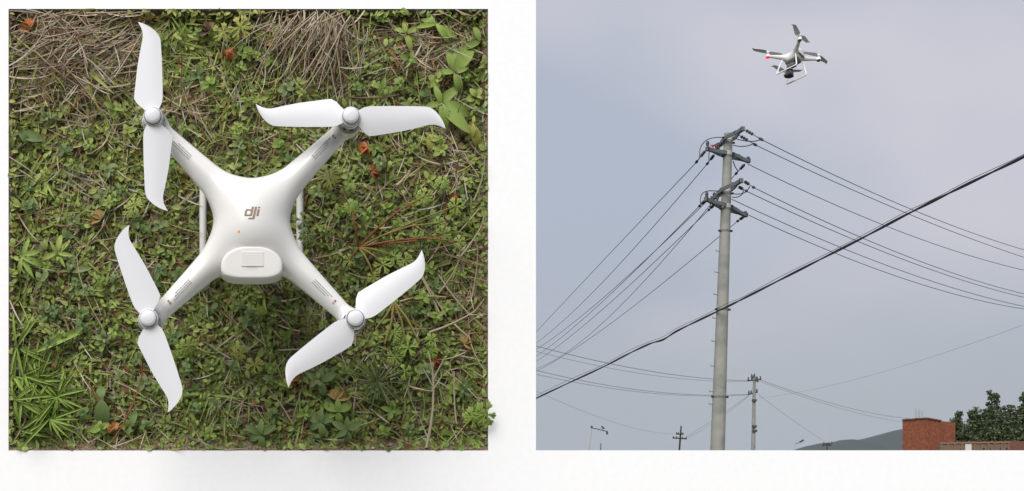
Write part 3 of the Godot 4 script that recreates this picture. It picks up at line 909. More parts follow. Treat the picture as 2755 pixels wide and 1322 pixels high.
		o.position = T(a[0], a[1], soil_h(a[0], a[1]) + a[2] * 0.45)
		if a[0] > 1000:
			tag(o, "pale tan clod of soil under the upper right propeller tip", "clod", "clods by the upper right propeller")
		else:
			tag(o, "tan clod on the bare patch beside the upper left motor", "clod", "clods by the upper left motor")

# ------------------------------------------------------------------ quadcopter
const FRONT := 0.1208
const REAR := 0.1262
const ARM_Y := 0.122
var body_mesh: ArrayMesh
var belly_mesh: ArrayMesh

func smin(a: float, b: float, k: float) -> float:
	var h := maxf(k - absf(a - b), 0.0) / k
	return minf(a, b) - h * h * k * 0.25

# x right, y up, z to the rear
func body_sdf(x: float, y: float, z: float) -> float:
	var ax := sqrt(x * x + 0.00012)
	# hull
	var ex := x / 0.0355; var ey := (y - 0.113) / (0.045 if y > 0.113 else 0.034); var ez := (z - 0.008) / 0.048
	var q := sqrt(ex * ex + ey * ey + ez * ez)
	var d := (q - 1.0) * 0.041
	# arm
	var zs := sqrt(z * z + 0.00012)
	var span := lerpf(FRONT, REAR, smoothstep(-0.05, 0.05, z))
	var x0 := 0.017; var z0 := 0.019
	var dx := span - 0.002 - x0; var dz := span - 0.002 - z0
	var l2 := dx * dx + dz * dz
	var t0 := ((ax - x0) * dx + (zs - z0) * dz) / l2
	var t := minf(0.5 * (t0 + sqrt(t0 * t0 + 0.02)), 1.0)      # eases in at the root so that no edge shows
	var px := ax - (x0 + dx * t); var pz := zs - (z0 + dz * t)
	var cy := lerpf(0.117, ARM_Y, t)
	var r := lerpf(0.0262, 0.0105, pow(t, 0.62))
	var hh := lerpf(1.05, 0.9, t)
	var a := sqrt(px * px + pz * pz)
	var b := absf(y - cy) / hh
	var pw := lerpf(2.0, 1.7, smoothstep(0.15, 0.6, t))
	var rr := pow(pow(a, pw) + pow(b, pw), 1.0 / pw) if a + b > 1e-5 else 0.0
	d = smin(d, rr - r, 0.044)
	# motor pod
	var mx := absf(x) - span; var mz := absf(z) - span
	var rd := sqrt(mx * mx + mz * mz)
	var pod := maxf(rd - 0.0150, absf(y - 0.1225) - 0.0115)
	return smin(d, pod, 0.010)

func surface_net(lo: Vector3, hi: Vector3, cell: float) -> ArrayMesh:
	var nx := int((hi.x - lo.x) / cell) + 1
	var ny := int((hi.y - lo.y) / cell) + 1
	var nz := int((hi.z - lo.z) / cell) + 1
	var f := PackedFloat32Array()
	f.resize(nx * ny * nz)
	# coarse pass: skip blocks that lie well away from the surface
	var B := 5
	f.fill(1.0)
	for bk in range(0, nz, B):
		for bj in range(0, ny, B):
			for bi in range(0, nx, B):
				var cd := body_sdf(lo.x + (bi + B * 0.5) * cell, lo.y + (bj + B * 0.5) * cell, lo.z + (bk + B * 0.5) * cell)
				var far := absf(cd) > cell * B * 1.25
				for k in range(bk, mini(bk + B, nz)):
					for j in range(bj, mini(bj + B, ny)):
						for i in range(bi, mini(bi + B, nx)):
							f[(k * ny + j) * nx + i] = cd if far else body_sdf(lo.x + i * cell, lo.y + j * cell, lo.z + k * cell)
	var mb := MB.new()
	var idx := PackedInt32Array()
	idx.resize(nx * ny * nz)
	idx.fill(-1)
	for k in nz - 1:
		for j in ny - 1:
			for i in nx - 1:
				var b := (k * ny + j) * nx + i
				var c0 := f[b] < 0.0
				var mixed := false
				for o in 7:
					var q := o + 1
					if (f[b + (q & 1) + ((q >> 1) & 1) * nx + ((q >> 2) & 1) * nx * ny] < 0.0) != c0:
						mixed = true
						break
				if not mixed: continue
				var s := Vector3.ZERO
				var n := 0
				for q in 8:
					for e in 3:
						var q2: int = q | (1 << e)
						if q2 == q: continue
						var va := f[b + (q & 1) + ((q >> 1) & 1) * nx + ((q >> 2) & 1) * nx * ny]
						var vb := f[b + (q2 & 1) + ((q2 >> 1) & 1) * nx + ((q2 >> 2) & 1) * nx * ny]
						if (va < 0.0) == (vb < 0.0): continue
						var t := va / (va - vb)
						var pa := Vector3(q & 1, (q >> 1) & 1, (q >> 2) & 1)
						pa[e] += t
						s += pa
						n += 1
				var p := lo + (Vector3(i, j, k) + s / n) * cell
				var h := 0.0012
				var g := Vector3(body_sdf(p.x + h, p.y, p.z) - body_sdf(p.x - h, p.y, p.z), body_sdf(p.x, p.y + h, p.z) - body_sdf(p.x, p.y - h, p.z), body_sdf(p.x, p.y, p.z + h) - body_sdf(p.x, p.y, p.z - h))
				idx[b] = mb.vert(p, g.normalized())
	for k in range(1, nz - 1):
		for j in range(1, ny - 1):
			for i in range(1, nx - 1):
				var b := (k * ny + j) * nx + i
				var v0 := f[b] < 0.0
				var st := [1, nx, nx * ny]
				for e in 3:
					if (f[b + int(st[e])] < 0.0) == v0: continue
					var u: int = st[(e + 1) % 3]
					var w: int = st[(e + 2) % 3]
					var a0 := idx[b - u - w]; var a1 := idx[b - w]; var a2 := idx[b]; var a3 := idx[b - u]
					if mini(mini(a0, a1), mini(a2, a3)) < 0: continue
					if v0:
						mb.tri(a0, a2, a1); mb.tri(a0, a3, a2)
					else:
						mb.tri(a0, a1, a2); mb.tri(a0, a2, a3)
	return mb.mesh()

func top_y(x: float, z: float) -> float:
	var y := 0.18
	for k in 60:
		var d := body_sdf(x, y, z)
		if d < 0.00005: break
		y -= maxf(d * 0.6, 0.00003)
	return y

# a flat print laid on the top of the shell: quad with corners in plan, following the surface
func drape(mb: MB, a: Vector2, b: Vector2, c: Vector2, d: Vector2, nu := 3, nv := 2, lift := 0.0004) -> void:
	var s0 := mb.v.size()
	for j in nv + 1:
		for i in nu + 1:
			var p := a.lerp(b, float(i) / nu).lerp(d.lerp(c, float(i) / nu), float(j) / nv)
			mb.vert(Vector3(p.x, top_y(p.x, p.y) + lift, p.y), Vector3.UP)
	for j in nv:
		for i in nu:
			var q := s0 + j * (nu + 1) + i
			mb.tri(q, q + 1, q + nu + 1); mb.tri(q + 1, q + nu + 2, q + nu + 1)

func blade_shape(hand: float) -> ArrayMesh:
	# plan outline in mm, leading edge and trailing edge by station
	var st := [[6.0, -4.5, 6.5], [10, -7.0, 10.5], [16, -9.6, 17.0], [22, -10.6, 20.5], [30, -10.7, 20.0], [45, -10.6, 18.2], [60, -10.3, 16.4], [75, -9.8, 13.8], [87, -9.2, 11.4], [92, -8.4, 10.4], [96, -6.6, 10.2], [100, -3.6, 10.6], [104, 0.8, 11.8], [107, 5.2, 13.2], [109.5, 10.0, 14.4], [111, 14.4, 15.2]]
	var mb := MB.new()
	var nu := 7
	var m := st.size()
	for side in 2:
		var s0 := mb.v.size()
		for k in m:
			var x: float = st[k][0] * 0.00104
			var tw := lerpf(0.30, 0.10, clampf(x / 0.1, 0, 1))
			for u in nu + 1:
				var t := float(u) / nu
				var zc: float = lerpf(st[k][1], st[k][2], t) * 0.00113
				var chord: float = (st[k][2] - st[k][1]) * 0.00113
				var camber := chord * 0.05 * sin(PI * t)
				var th := (0.0011 if x > 0.012 else 0.0018) * sqrt(maxf(sin(PI * clampf(t, 0.03, 0.97)), 0.0))
				var y := camber - (zc - 0.003) * tw * 0.55 + (th * 0.5 if side == 0 else -th * 0.5)
				var cant := 0.0006 * pow(x / 0.1, 2.0) * 4.0
				mb.vert(Vector3(x, y + cant, zc * hand), Vector3(0, 1 if side == 0 else -1, hand * (tw * 0.55 - 0.15 * cos(PI * t)) * (1 if side == 0 else -1)).normalized())
		for k in m - 1:
			for u in nu:
				var q := s0 + k * (nu + 1) + u
				mb.tri(q, q + 1, q + nu + 1); mb.tri(q + 1, q + nu + 2, q + nu + 1)
	return mb.mesh()

func curve(pts: Array, steps := 8) -> PackedVector3Array:
	var c := Curve3D.new()
	for k in pts.size():
		var prev: Vector3 = pts[maxi(k - 1, 0)]
		var next: Vector3 = pts[mini(k + 1, pts.size() - 1)]
		var tan := (next - prev) / 6.0
		c.add_point(pts[k], -tan, tan)
	var out := PackedVector3Array()
	for k in (pts.size() - 1) * steps + 1:
		out.append(c.sample(k / steps, float(k % steps) / steps))
	return out

func make_drone(label: String, group: String, angles: Array, lit: bool) -> Node3D:
	var t := thing("quadcopter", label, "drone", Vector3.ZERO, group)
	var white := mat(lin(0.715, 0.708, 0.68), 0.36)
	white.clearcoat_enabled = true
	white.clearcoat = 0.25
	white.clearcoat_roughness = 0.25
	var prop := mat(lin(0.70, 0.705, 0.73), 0.42)
	var metal := noisy(lin(0.42, 0.42, 0.42), lin(0.55, 0.55, 0.55), 0.1, 60.0, 0.35, 31)
	metal.metallic = 0.7
	var dark := mat(lin(0.035, 0.036, 0.038), 0.5)
	var grey := mat(lin(0.11, 0.112, 0.115), 0.55)
	var seam := mat(lin(0.30, 0.30, 0.30), 0.5)
	var logo := mat(lin(0.34, 0.235, 0.18), 0.35, 0.3)
	var ink := mat(lin(0.25, 0.25, 0.26), 0.6)
	var redink := mat(lin(0.45, 0.09, 0.06), 0.6)

	var shell := put("shell", body_mesh, white, t)
	# emblem: three slanted letters
	var mb := MB.new()
	var L := func(x0: float, z0: float, x1: float, z1: float, x2: float, z2: float, x3: float, z3: float) -> void:
		drape(mb, Vector2(x0, z0 + 6.0) * 0.001, Vector2(x1, z1 + 6.0) * 0.001, Vector2(x2, z2 + 6.0) * 0.001, Vector2(x3, z3 + 6.0) * 0.001)
	var sh := 0.22
	var bar := func(xa: float, za: float, xb: float, zb: float) -> void:     # slanted rectangle in mm
		L.call(xa - za * sh, za, xb - za * sh, za, xb - zb * sh, zb, xa - zb * sh, zb)
	bar.call(-10.2, -13.2, -3.9, -11.5)      # d: top of bowl
	bar.call(-10.6, -11.5, -8.2, -6.6)       # bowl, left
	bar.call(-10.2, -6.6, -1.2, -4.9)        # bowl, foot
	bar.call(-3.5, -16.4, -1.0, -6.6)        # stem
	bar.call(0.2, -16.4, 2.9, -2.6)          # j
	bar.call(-4.6, -2.6, 2.6, -0.9)
	bar.call(4.2, -13.2, 6.8, -4.9)          # i
	bar.call(4.2, -16.4, 6.8, -14.6)
	put("emblem", mb.mesh(), logo, shell)
	# small print on the arms, too small to read
	var rg := RandomNumberGenerator.new()
	rg.seed = 5
	for s in [[-1, -1], [1, -1], [-1, 1], [1, 1]]:
		var pr := MB.new()
		var rd := MB.new()
		var ax := Vector2(s[0], s[1]).normalized()
		var pe := Vector2(-ax.y, ax.x)
		for row in 3:
			var r := 0.108
			var off := (row - 1) * 0.0026
			while r < 0.138 - 0.004 * row:
				var l := rg.randf_range(0.0012, 0.0034)
				var a := ax * r + pe * (off - 0.0006)
				drape(pr, a, a + ax * l, a + ax * l + pe * 0.0009, a + pe * 0.0009, 1, 1, 0.0004)
				r += l + rg.randf_range(0.0003, 0.0010)
		var c := ax * 0.1435 - pe * 0.003
		drape(rd, c, c + ax * 0.0026, c + ax * 0.0026 + pe * 0.0024, c + pe * 0.0024, 1, 1, 0.0005)
		c = ax * 0.1435 + pe * 0.0006
		drape(pr, c, c + ax * 0.0026, c + ax * 0.0026 + pe * 0.002, c + pe * 0.002, 1, 1, 0.0005)
		put("printed_lines", pr.mesh(), ink, shell).set_meta("kind", "stuff")
		put("warning_mark", rd.mesh(), redink, shell)
	# status lamp
	var led := mat(lin(0.75, 0.27, 0.06), 0.4)
	led.emission_enabled = true
	led.emission = Color(1.0, 0.45, 0.12)
	led.emission_energy_multiplier = 0.25
	mb = MB.new()
	mb.lathe([Vector2(0.0017, -0.001), Vector2(0.0015, 0.0006), Vector2(0.0008, 0.0009), Vector2(0.0, 0.001)], 12, Transform3D(Basis.IDENTITY, Vector3(-0.016, top_y(-0.016, 0.019), 0.019)))
	put("status_lamp", mb.mesh(), led, t)
	# battery at the rear, with its ribbed plate
	mb = MB.new()
	var by := top_y(0.0, 0.039) - 0.0495
	var NB := 40
	var prof := [[0.0, 1.0, 0.0], [0.004, 0.99, 0.0], [0.046, 0.97, 0.0], [0.0495, 0.945, 0.0], [0.0515, 0.90, 0.0], [0.0525, 0.80, 0.0], [0.0528, 0.0, 0.0]]
	for k in prof.size():
		for a in NB:
			var an := TAU * a / NB
			var cs := cos(an); var sn := sin(an)
			var rx := 0.0390 * signf(cs) * pow(absf(cs), 0.85 if sn < 0 else 0.6)
			var rz := (0.0155 if sn > 0 else 0.0245) * signf(sn) * pow(absf(sn), 0.95 if sn < 0 else 0.6)
			var nn := Vector3(cs, 0, sn).lerp(Vector3.UP, clampf((k - 1.5) / 3.0, 0.0, 1.0)).normalized()
			mb.vert(Vector3(rx * prof[k][1], by + prof[k][0] - 0.006 * pow(absf(rz) / 0.0155, 2.0) * float(prof[k][1]) * (1.0 if sn > 0 else 0.0), 0.0605 + rz * prof[k][1]), nn)
	for k in prof.size() - 1:
		for a in NB:
			var p0 := k * NB + a; var p1 := k * NB + (a + 1) % NB
			mb.tri(p0, p1, p0 + NB); mb.tri(p1, p1 + NB, p0 + NB)
	var bat := put("battery", mb.mesh(), white, t)
	mb = MB.new()
	var top := by + 0.0524
	mb.cbox(Vector3(0.001, top - 0.0005, 0.0530), Vector3(0.0142, 0.0011, 0.0097), 0.0008)
	for i in 12:
		for j in 7:
			mb.box(Vector3(-0.0115 + i * 0.00228, top + 0.0006, 0.0453 + j * 0.00257), Vector3(0.0008, 0.00022, 0.0009))
	put("ribbed_plate", mb.mesh(), white, bat)
	# dark lower shell and sensors
	mb = MB.new()
	mb.cbox(Vector3(0, 0.079, 0.004), Vector3(0.036, 0.016, 0.047), 0.010)
	mb.cbox(Vector3(0, 0.060, -0.006), Vector3(0.020, 0.022, 0.026), 0.004)
	var belly := put("belly", mb.mesh(), grey, t)
	for s in [-1.0, 1.0]:
		mb = MB.new()
		mb.cbox(Vector3(s * 0.026, 0.098, 0.0), Vector3(0.0085, 0.007, 0.016), 0.003)
		put("side_vent", mb.mesh(), dark, belly)
		mb = MB.new()
		mb.lathe([Vector2(0.0045, 0), Vector2(0.0045, 0.003), Vector2(0.003, 0.0035), Vector2(0, 0.0035)], 12, Transform3D(Basis(Vector3(1, 0, 0), -PI / 2), Vector3(s * 0.02, 0.106, -0.0445)))
		put("front_sensor", mb.mesh(), dark, belly)
	# gimbal camera under the nose
	mb = MB.new()
	mb.lathe([Vector2(0.016, 0.0), Vector2(0.017, 0.006), Vector2(0.014, 0.012), Vector2(0.010, 0.024)], 18, Transform3D(Basis.IDENTITY, Vector3(0, 0.045, -0.022)))
	mb.cbox(Vector3(0.021, 0.030, -0.022), Vector3(0.004, 0.018, 0.010), 0.002)
	var gim := put("gimbal", mb.mesh(), grey, t)
	gim.transform = Transform3D(Basis.IDENTITY.scaled(Vector3.ONE * 1.3), Vector3(0, -0.046, 0.004))
	mb = MB.new()
	mb.cbox(Vector3(0, 0.022, -0.024), Vector3(0.0175, 0.0175, 0.0175), 0.006)
	put("camera_housing", mb.mesh(), dark, gim)
	mb = MB.new()
	mb.lathe([Vector2(0.0125, 0), Vector2(0.0125, 0.010), Vector2(0.0095, 0.0115), Vector2(0.009, 0.008), Vector2(0, 0.0075)], 20, Transform3D(Basis(Vector3(1, 0, 0), -PI / 2 - 0.25), Vector3(0, 0.021, -0.040)))
	put("lens", mb.mesh(), mat(lin(0.012, 0.012, 0.014), 0.12), gim)
	# landing gear: a bent tube on each side
	for s in [-1.0, 1.0]:
		mb = MB.new()
		var pts := curve([Vector3(s * 0.040, 0.106, -0.050), Vector3(s * 0.050, 0.072, -0.061), Vector3(s * 0.062, -0.012, -0.084), Vector3(s * 0.065, -0.028, -0.083), Vector3(s * 0.066, -0.0305, -0.066), Vector3(s * 0.066, -0.0305, 0.0), Vector3(s * 0.066, -0.0305, 0.050), Vector3(s * 0.065, -0.028, 0.060), Vector3(s * 0.062, -0.012, 0.062), Vector3(s * 0.050, 0.072, 0.052), Vector3(s * 0.040, 0.106, 0.046)], 4)
		mb.tube(pts, [0.0050], 10)
		put("landing_skid", mb.mesh(), white, t)
	# motors, lamps and propellers: front left, front right, rear left, rear right
	var cor := [[-1, -1], [1, -1], [-1, 1], [1, 1]]
	for k in 4:
		var span := FRONT if cor[k][1] < 0 else REAR
		var at := Vector3(cor[k][0] * span, 0, cor[k][1] * span)
		mb = MB.new()
		mb.lathe([Vector2(0.0152, 0.1335), Vector2(0.0152, 0.1352), Vector2(0.0138, 0.1358), Vector2(0.0138, 0.1372), Vector2(0.0128, 0.1376), Vector2(0.0128, 0.148), Vector2(0.0118, 0.1500), Vector2(0.004, 0.1508)], 28, Transform3D(Basis.IDENTITY, at))
		var motor := put("motor", mb.mesh(), metal, t)
		mb = MB.new()
		for a in 9:
			var an := TAU * a / 9
			mb.box(at + Vector3(cos(an) * 0.0126, 0.1425, sin(an) * 0.0126), Vector3(0.0006, 0.003, 0.0021), Basis(Vector3.UP, -an))
		put("motor_slots", mb.mesh(), dark, motor)
		# lamp cover under the arm end
		var lamp := mat(lin(0.55, 0.55, 0.55), 0.3) if not lit else mat(lin(0.07, 0.07, 0.075), 0.4) if cor[k][1] > 0 else mat(lin(0.6, 0.05, 0.05), 0.3)
		if lit and cor[k][1] < 0:
			lamp.emission_enabled = true
			lamp.emission = Color(1.0, 0.10, 0.12)
			lamp.emission_energy_multiplier = 0.45
		mb = MB.new()
		mb.lathe([Vector2(0.0, 0.1035), Vector2(0.008, 0.1045), Vector2(0.0125, 0.1085), Vector2(0.0138, 0.1125)], 18, Transform3D(Basis.IDENTITY, at))
		put("arm_lamp", mb.mesh(), lamp, t)
		# propeller
		mb = MB.new()
		mb.lathe([Vector2(0.0105, 0.0), Vector2(0.0116, 0.0006), Vector2(0.0116, 0.0090), Vector2(0.0109, 0.0096)], 28)
		mb.lathe([Vector2(0.0098, 0.0085), Vector2(0.0098, 0.0122), Vector2(0.0088, 0.0140), Vector2(0.0066, 0.0152), Vector2(0.0034, 0.0158), Vector2(0.0, 0.0160)], 28)
		var pr := put("propeller", mb.mesh(), prop, t)
		pr.position = at + Vector3(0, 0.1515, 0)
		pr.rotation.y = deg_to_rad(angles[k][0])
		mb = MB.new()
		mb.lathe([Vector2(0.0111, 0.0094), Vector2(0.0099, 0.0097), Vector2(0.0098, 0.0090)], 28)
		put("lock_ring", mb.mesh(), seam if cor[k][0] * cor[k][1] < 0 else grey, pr)
		var hand := 1.0 if cor[k][0] * cor[k][1] < 0 else -1.0
		for b in 2:
			var bl := put("blade", blade_a if hand > 0 else blade_b, prop, pr)
			bl.position = Vector3(0, 0.0048, 0)
			bl.rotation = Vector3(0, PI * b + (deg_to_rad(angles[k][1]) if b == 1 else 0.0), deg_to_rad(angles[k][2]))
	return t

var blade_a: ArrayMesh
var blade_b: ArrayMesh

func build_drones() -> void:
	blade_a = blade_shape(1.0)
	blade_b = blade_shape(-1.0)
	body_mesh = surface_net(Vector3(-0.148, 0.068, -0.148), Vector3(0.148, 0.170, 0.150), 0.0026)
	var d1 := make_drone("white quadcopter standing on green weeds with its propellers stopped", "", [[90.5, 0, 0], [1.0, 0, 0], [110, 0, 0], [37.5, 0, 0]], false)
	var c := P(677, 586, 1.629)
	d1.transform = Transform3D(Basis(Vector3(1, 0, 0), Vector3(0, 0, 1), Vector3(0, -1, 0)), Vector3(c.x, c.y + 0.0036, -1.629 - 0.163))

	var d2 := make_drone("white quadcopter with a red arm lamp flying high in the sky", "", [[141, 3, 4], [158, -26, 3], [190, -12, 5], [142, 34, 3]], true)
	# nose to the left and away, belly tipped a little towards the viewer
	d2.transform = Transform3D(Basis(Vector3(0.75171529, -0.39700711, -0.52660182), Vector3(0.15796505, 0.88364916, -0.440694), Vector3(0.64028991, 0.24809173, 0.72696583)).orthonormalized(), Vector3(3.8756, 4.3536, -9.5117))

# ------------------------------------------------------------------ power line
func wire_pts(x0: float, y0: float, d0: float, xm: float, ym: float, x1: float, y1: float, d1: float, ext := 1.25, n := 28) -> PackedVector3Array:
	var a := P(x0, y0, d0)
	var b := P(x1, y1, d1)
	var k := (xm - CX) / F
	var dx := b.x - a.x
	var dd := d1 - d0
	var t := (k * d0 - a.x) / (dx - k * dd)
	var ymid := EYE + (CY - ym) / F * (d0 + dd * t)
	var q := (ymid - a.y - (b.y - a.y) * t) / (t * t - t)
	var l := b.y - a.y - q
	var out := PackedVector3Array()
	for i in n + 1:
		var s := ext * i / n
		out.append(Vector3(a.x + dx * s, a.y + l * s + q * s * s, -(d0 + dd * s)))
	return out

func wire(pts: PackedVector3Array, r: float, m: Material, label: String, group: String, called := "power_line") -> void:
	var mb := MB.new()
	mb.tube(pts, [r], 6)
	var o := put(called, mb.mesh(), m)
	tag(o, label, "wire", group)

func string_insulator(a: Vector3, b: Vector3, m: Material, steel: Material, parent: Node) -> void:
	var d := b - a
	var l := d.length()
	var y := d / l
	var x := y.cross(Vector3(0.2, 0.3, 0.9)).normalized()
	var tf := Transform3D(Basis(x, y, x.cross(y)), a)
	var mb := MB.new()
	mb.lathe([Vector2(0.0, 0.0), Vector2(0.012, 0.0), Vector2(0.012, l), Vector2(0.0, l)], 8, tf)
	var s := put("insulator_string", mb.mesh(), steel, parent)
	mb = MB.new()
	for k in 3:
		var c := l * (0.16 + 0.13 * k)
		mb.lathe([Vector2(0.012, c - 0.035), Vector2(0.036, c - 0.02), Vector2(0.038, c - 0.005), Vector2(0.014, c + 0.025)], 10, tf)
	put("sheds", mb.mesh(), m, s)
	mb = MB.new()
	mb.lathe([Vector2(0.014, l * 0.76), Vector2(0.032, l * 0.84), Vector2(0.030, l * 0.95), Vector2(0.012, l)], 8, tf)
	put("clamp", mb.mesh(), m, s)

func pin_insulator(at: Vector3, h: float, m: Material, parent: Node) -> void:
	var mb := MB.new()
	var tf := Transform3D(Basis.IDENTITY, at)
	mb.lathe([Vector2(0.012, 0), Vector2(0.012, h * 0.3), Vector2(0.038, h * 0.32), Vector2(0.030, h * 0.55), Vector2(0.040, h * 0.6), Vector2(0.030, h * 0.85), Vector2(0.018, h), Vector2(0, h)], 12, tf)
	put("pin_insulator", mb.mesh(), m, parent)

func z1(x: float, y: float) -> Vector2:      # where a thing stands in the close look at the pole top
	return Vector2(1860.0 + x / 4.118, 320.0 + y / 4.118)

func build_pole() -> void:
	var D := 31.2
	var top := P(1960, 358, D)
	var foot := P(1923, 1420, D)
	foot.y = 0.0
	var conc := noisy(lin(0.205, 0.215, 0.19), lin(0.285, 0.29, 0.255), 0.012, 0.35, 0.9, 41, lin(0.245, 0.25, 0.22))
	var steel := noisy(lin(0.10, 0.115, 0.125), lin(0.16, 0.175, 0.185), 0.03, 2.0, 0.6, 42)
	var galv := noisy(lin(0.42, 0.42, 0.42), lin(0.55, 0.55, 0.55), 0.05, 3.0, 0.5, 43)
	var black := mat(lin(0.02, 0.02, 0.022), 0.45)
	var dwire := mat(lin(0.045, 0.05, 0.055), 0.6)
	var t := thing("utility_pole", "tall concrete power pole with four dark crossarms under the drone", "pole", foot)
	t.set_meta("group", "power poles")
	var ax := top - foot
	var up := ax.normalized()
	var H := ax.length()
	var rt := 0.095
	var rb := 0.095 + H / 110.0
	var xx := Vector3(1, 0, 0)
	xx = (xx - up * xx.dot(up)).normalized()
	var pb := Basis(xx, up, xx.cross(up))
	var tf := Transform3D(pb, Vector3.ZERO)
	var mb := MB.new()
	mb.lathe([Vector2(rb, -0.02), Vector2(lerpf(rb, rt, 0.33), H * 0.33), Vector2(lerpf(rb, rt, 0.66), H * 0.66), Vector2(rt, H - 0.012), Vector2(rt - 0.01, H), Vector2(0, H + 0.004)], 40, tf)
	put("shaft", mb.mesh(), conc, t)
	var rad := func(s: float) -> float: return lerpf(rb, rt, s / H)
	var s_of := func(py: float) -> float: return (EYE + (CY - py) / F * D) / up.y
	# bands
	for a in [[372.0, 0.10], [385.0, 0.05], [413.0, 0.10], [420.0, 0.05], [510.0, 0.10], [521.0, 0.05], [555.0, 0.10], [563.0, 0.05], [622.0, 0.05], [833.5, 0.06], [1068.5, 0.05]]:
		var s: float = s_of.call(a[0])
		var r: float = rad.call(s) + 0.004
		mb = MB.new()
		mb.lathe([Vector2(r - 0.006, s - a[1] * 0.5), Vector2(r, s - a[1] * 0.5), Vector2(r, s + a[1] * 0.5), Vector2(r - 0.006, s + a[1] * 0.5)], 36, tf)
		var bd := put("band", mb.mesh(), galv if a[1] > 0.07 else steel, t)
		for sg in [-1.0, 1.0]:
			mb = MB.new()
			mb.cbox(tf * Vector3(sg * (r + 0.020), s, 0.03), Vector3(0.026, 0.024, 0.018), 0.006, pb)
			put("bolt", mb.mesh(), black, bd)
	# step irons
	for py in [677.0, 734.0, 794.0, 857.5, 919.5, 986.5, 1055.5, 1089.0]:
		var s: float = s_of.call(py)
		var r: float = rad.call(s)
		mb = MB.new()
		mb.tube(PackedVector3Array([tf * Vector3(-r + 0.01, s, 0.02), tf * Vector3(-r - 0.085, s, 0.02), tf * Vector3(-r - 0.088, s + 0.03, 0.02)]), [0.009], 6)
		put("step_iron", mb.mesh(), steel, t)
	# crossarms: pole pixel, both ends (pixel, depth)
	var arms := [
		[z1(575, 108), 30.15, z1(285, 312), 32.1],
		[z1(172, 330), 30.85, z1(642, 468), 31.75],
		[z1(558, 682), 30.1, z1(232, 885), 32.15],
		[z1(157, 888), 30.75, z1(612, 1070), 31.8]]
	for a in arms:
		var p := P(a[0].x, a[0].y, a[1]) - foot
		var q := P(a[2].x, a[2].y, a[3]) - foot
		var d := (q - p).normalized()
		var sd := d.cross(Vector3.UP).normalized()
		var bs := Basis(d, sd.cross(d), sd)
		mb = MB.new()
		var mid := (p + q) * 0.5
		var half := (q - p).length() * 0.5
		# two angle irons that clasp the pole and draw together at the ends
		var arm: MeshInstance3D = null
		for sg in [-1.0, 1.0]:
			mb = MB.new()
			var pv := []
			for k in 7:
				var f := float(k) / 6.0 * 2.0 - 1.0
				var off := 0.095 * (1.0 - smoothstep(0.10, 0.70, absf(f))) + 0.020
				pv.append(mid + d * half * f + sd * sg * off)
			for k in 6:
				var a0: Vector3 = pv[k]; var a1: Vector3 = pv[k + 1]
				var dd := (a1 - a0).normalized()
				var s2 := dd.cross(Vector3.UP).normalized()
				mb.box((a0 + a1) * 0.5, Vector3((a1 - a0).length() * 0.5 + 0.008, 0.042, 0.016), Basis(dd, s2.cross(dd), s2))
			var o := put("crossarm" if arm == null else "angle_iron", mb.mesh(), steel, t if arm == null else arm)
			if arm == null: arm = o
		for f in [-0.97, 0.97]:
			mb = MB.new()
			mb.cbox(mid + d * half * f, Vector3(0.025, 0.052, 0.045), 0.006, bs)
			put("end_bolt", mb.mesh(), black, arm)
		for f in [-0.45, 0.45]:
			mb = MB.new()
			mb.box(mid + d * half * f + Vector3(0, 0.058, 0), Vector3(0.022, 0.018, 0.022), bs)
			put("arm_bolt", mb.mesh(), black, arm)
	# pin insulators on the near arm ends
	for a in [[z1(182, 318), 30.87, 0.15], [z1(300, 345), 31.1, 0.17], [z1(172, 885), 30.8, 0.16], [z1(570, 112), 30.2, 0.05], [z1(488, 170), 30.6, 0.08], [z1(470, 740), 30.6, 0.08], [z1(632, 455), 31.75, 0.08], [z1(527, 425), 31.5, 0.07], [z1(600, 1055), 31.8, 0.07], [z1(500, 1020), 31.5, 0.07], [z1(255, 880), 32.0, 0.14], [z1(300, 850), 31.8, 0.12], [z1(330, 820), 31.6, 0.12], [z1(290, 910), 31.2, 0.11]]:
		pin_insulator(P(a[0].x, a[0].y, a[1]) - foot, a[2], black, t)
	# jumper leads
	for a in [
		[[z1(92, 430), 30.4], [z1(100, 330), 30.5], [z1(140, 262), 30.6], [z1(200, 222), 30.7], [z1(290, 205), 31.0], [z1(372, 207), 31.1]],
		[[z1(195, 470), 30.7], [z1(196, 400), 30.8], [z1(203, 345), 30.87]],
		[[z1(465, 292), 31.1], [z1(540, 306), 30.6], [z1(620, 300), 30.2], [z1(675, 283), 30.0]],
		[[z1(500, 222), 31.0], [z1(580, 242), 30.4], [z1(680, 250), 29.9], [z1(770, 232), 29.6]],
		[[z1(103, 940), 30.5], [z1(105, 870), 30.6], [z1(135, 818), 30.7], [z1(200, 798), 30.9], [z1(300, 802), 31.0]],
		[[z1(205, 985), 30.8], [z1(212, 950), 30.85], [z1(195, 905), 30.8]],
		[[z1(455, 868), 31.1], [z1(510, 868), 30.6], [z1(560, 840), 30.2], [z1(580, 790), 30.1]],
		[[z1(465, 832), 31.1], [z1(550, 832), 30.4], [z1(610, 805), 30.0], [z1(650, 750), 29.8]],
		[[z1(465, 468), 31.5], [z1(485, 525), 31.6], [z1(518, 580), 31.9]],
		[[z1(240, 300), 31.6], [z1(300, 268), 31.5], [z1(370, 262), 31.3]],
		[[z1(230, 880), 32.1], [z1(290, 835), 31.8], [z1(350, 760), 31.4]]]:
		var cp := []
		for q in a: cp.append(P(q[0].x, q[0].y, q[1]) - foot)
		mb = MB.new()
		mb.tube(curve(cp, 6), [0.011], 6)
		put("jumper_lead", mb.mesh(), dwire, t)
	# red tape on the far arm
	mb = MB.new()
	var rp := []
	for q in [[218, 300], [232, 290], [244, 312], [256, 290], [268, 305], [275, 292]]:
		var zz := z1(q[0], q[1])
		rp.append(P(zz.x, zz.y, 31.9) - foot)
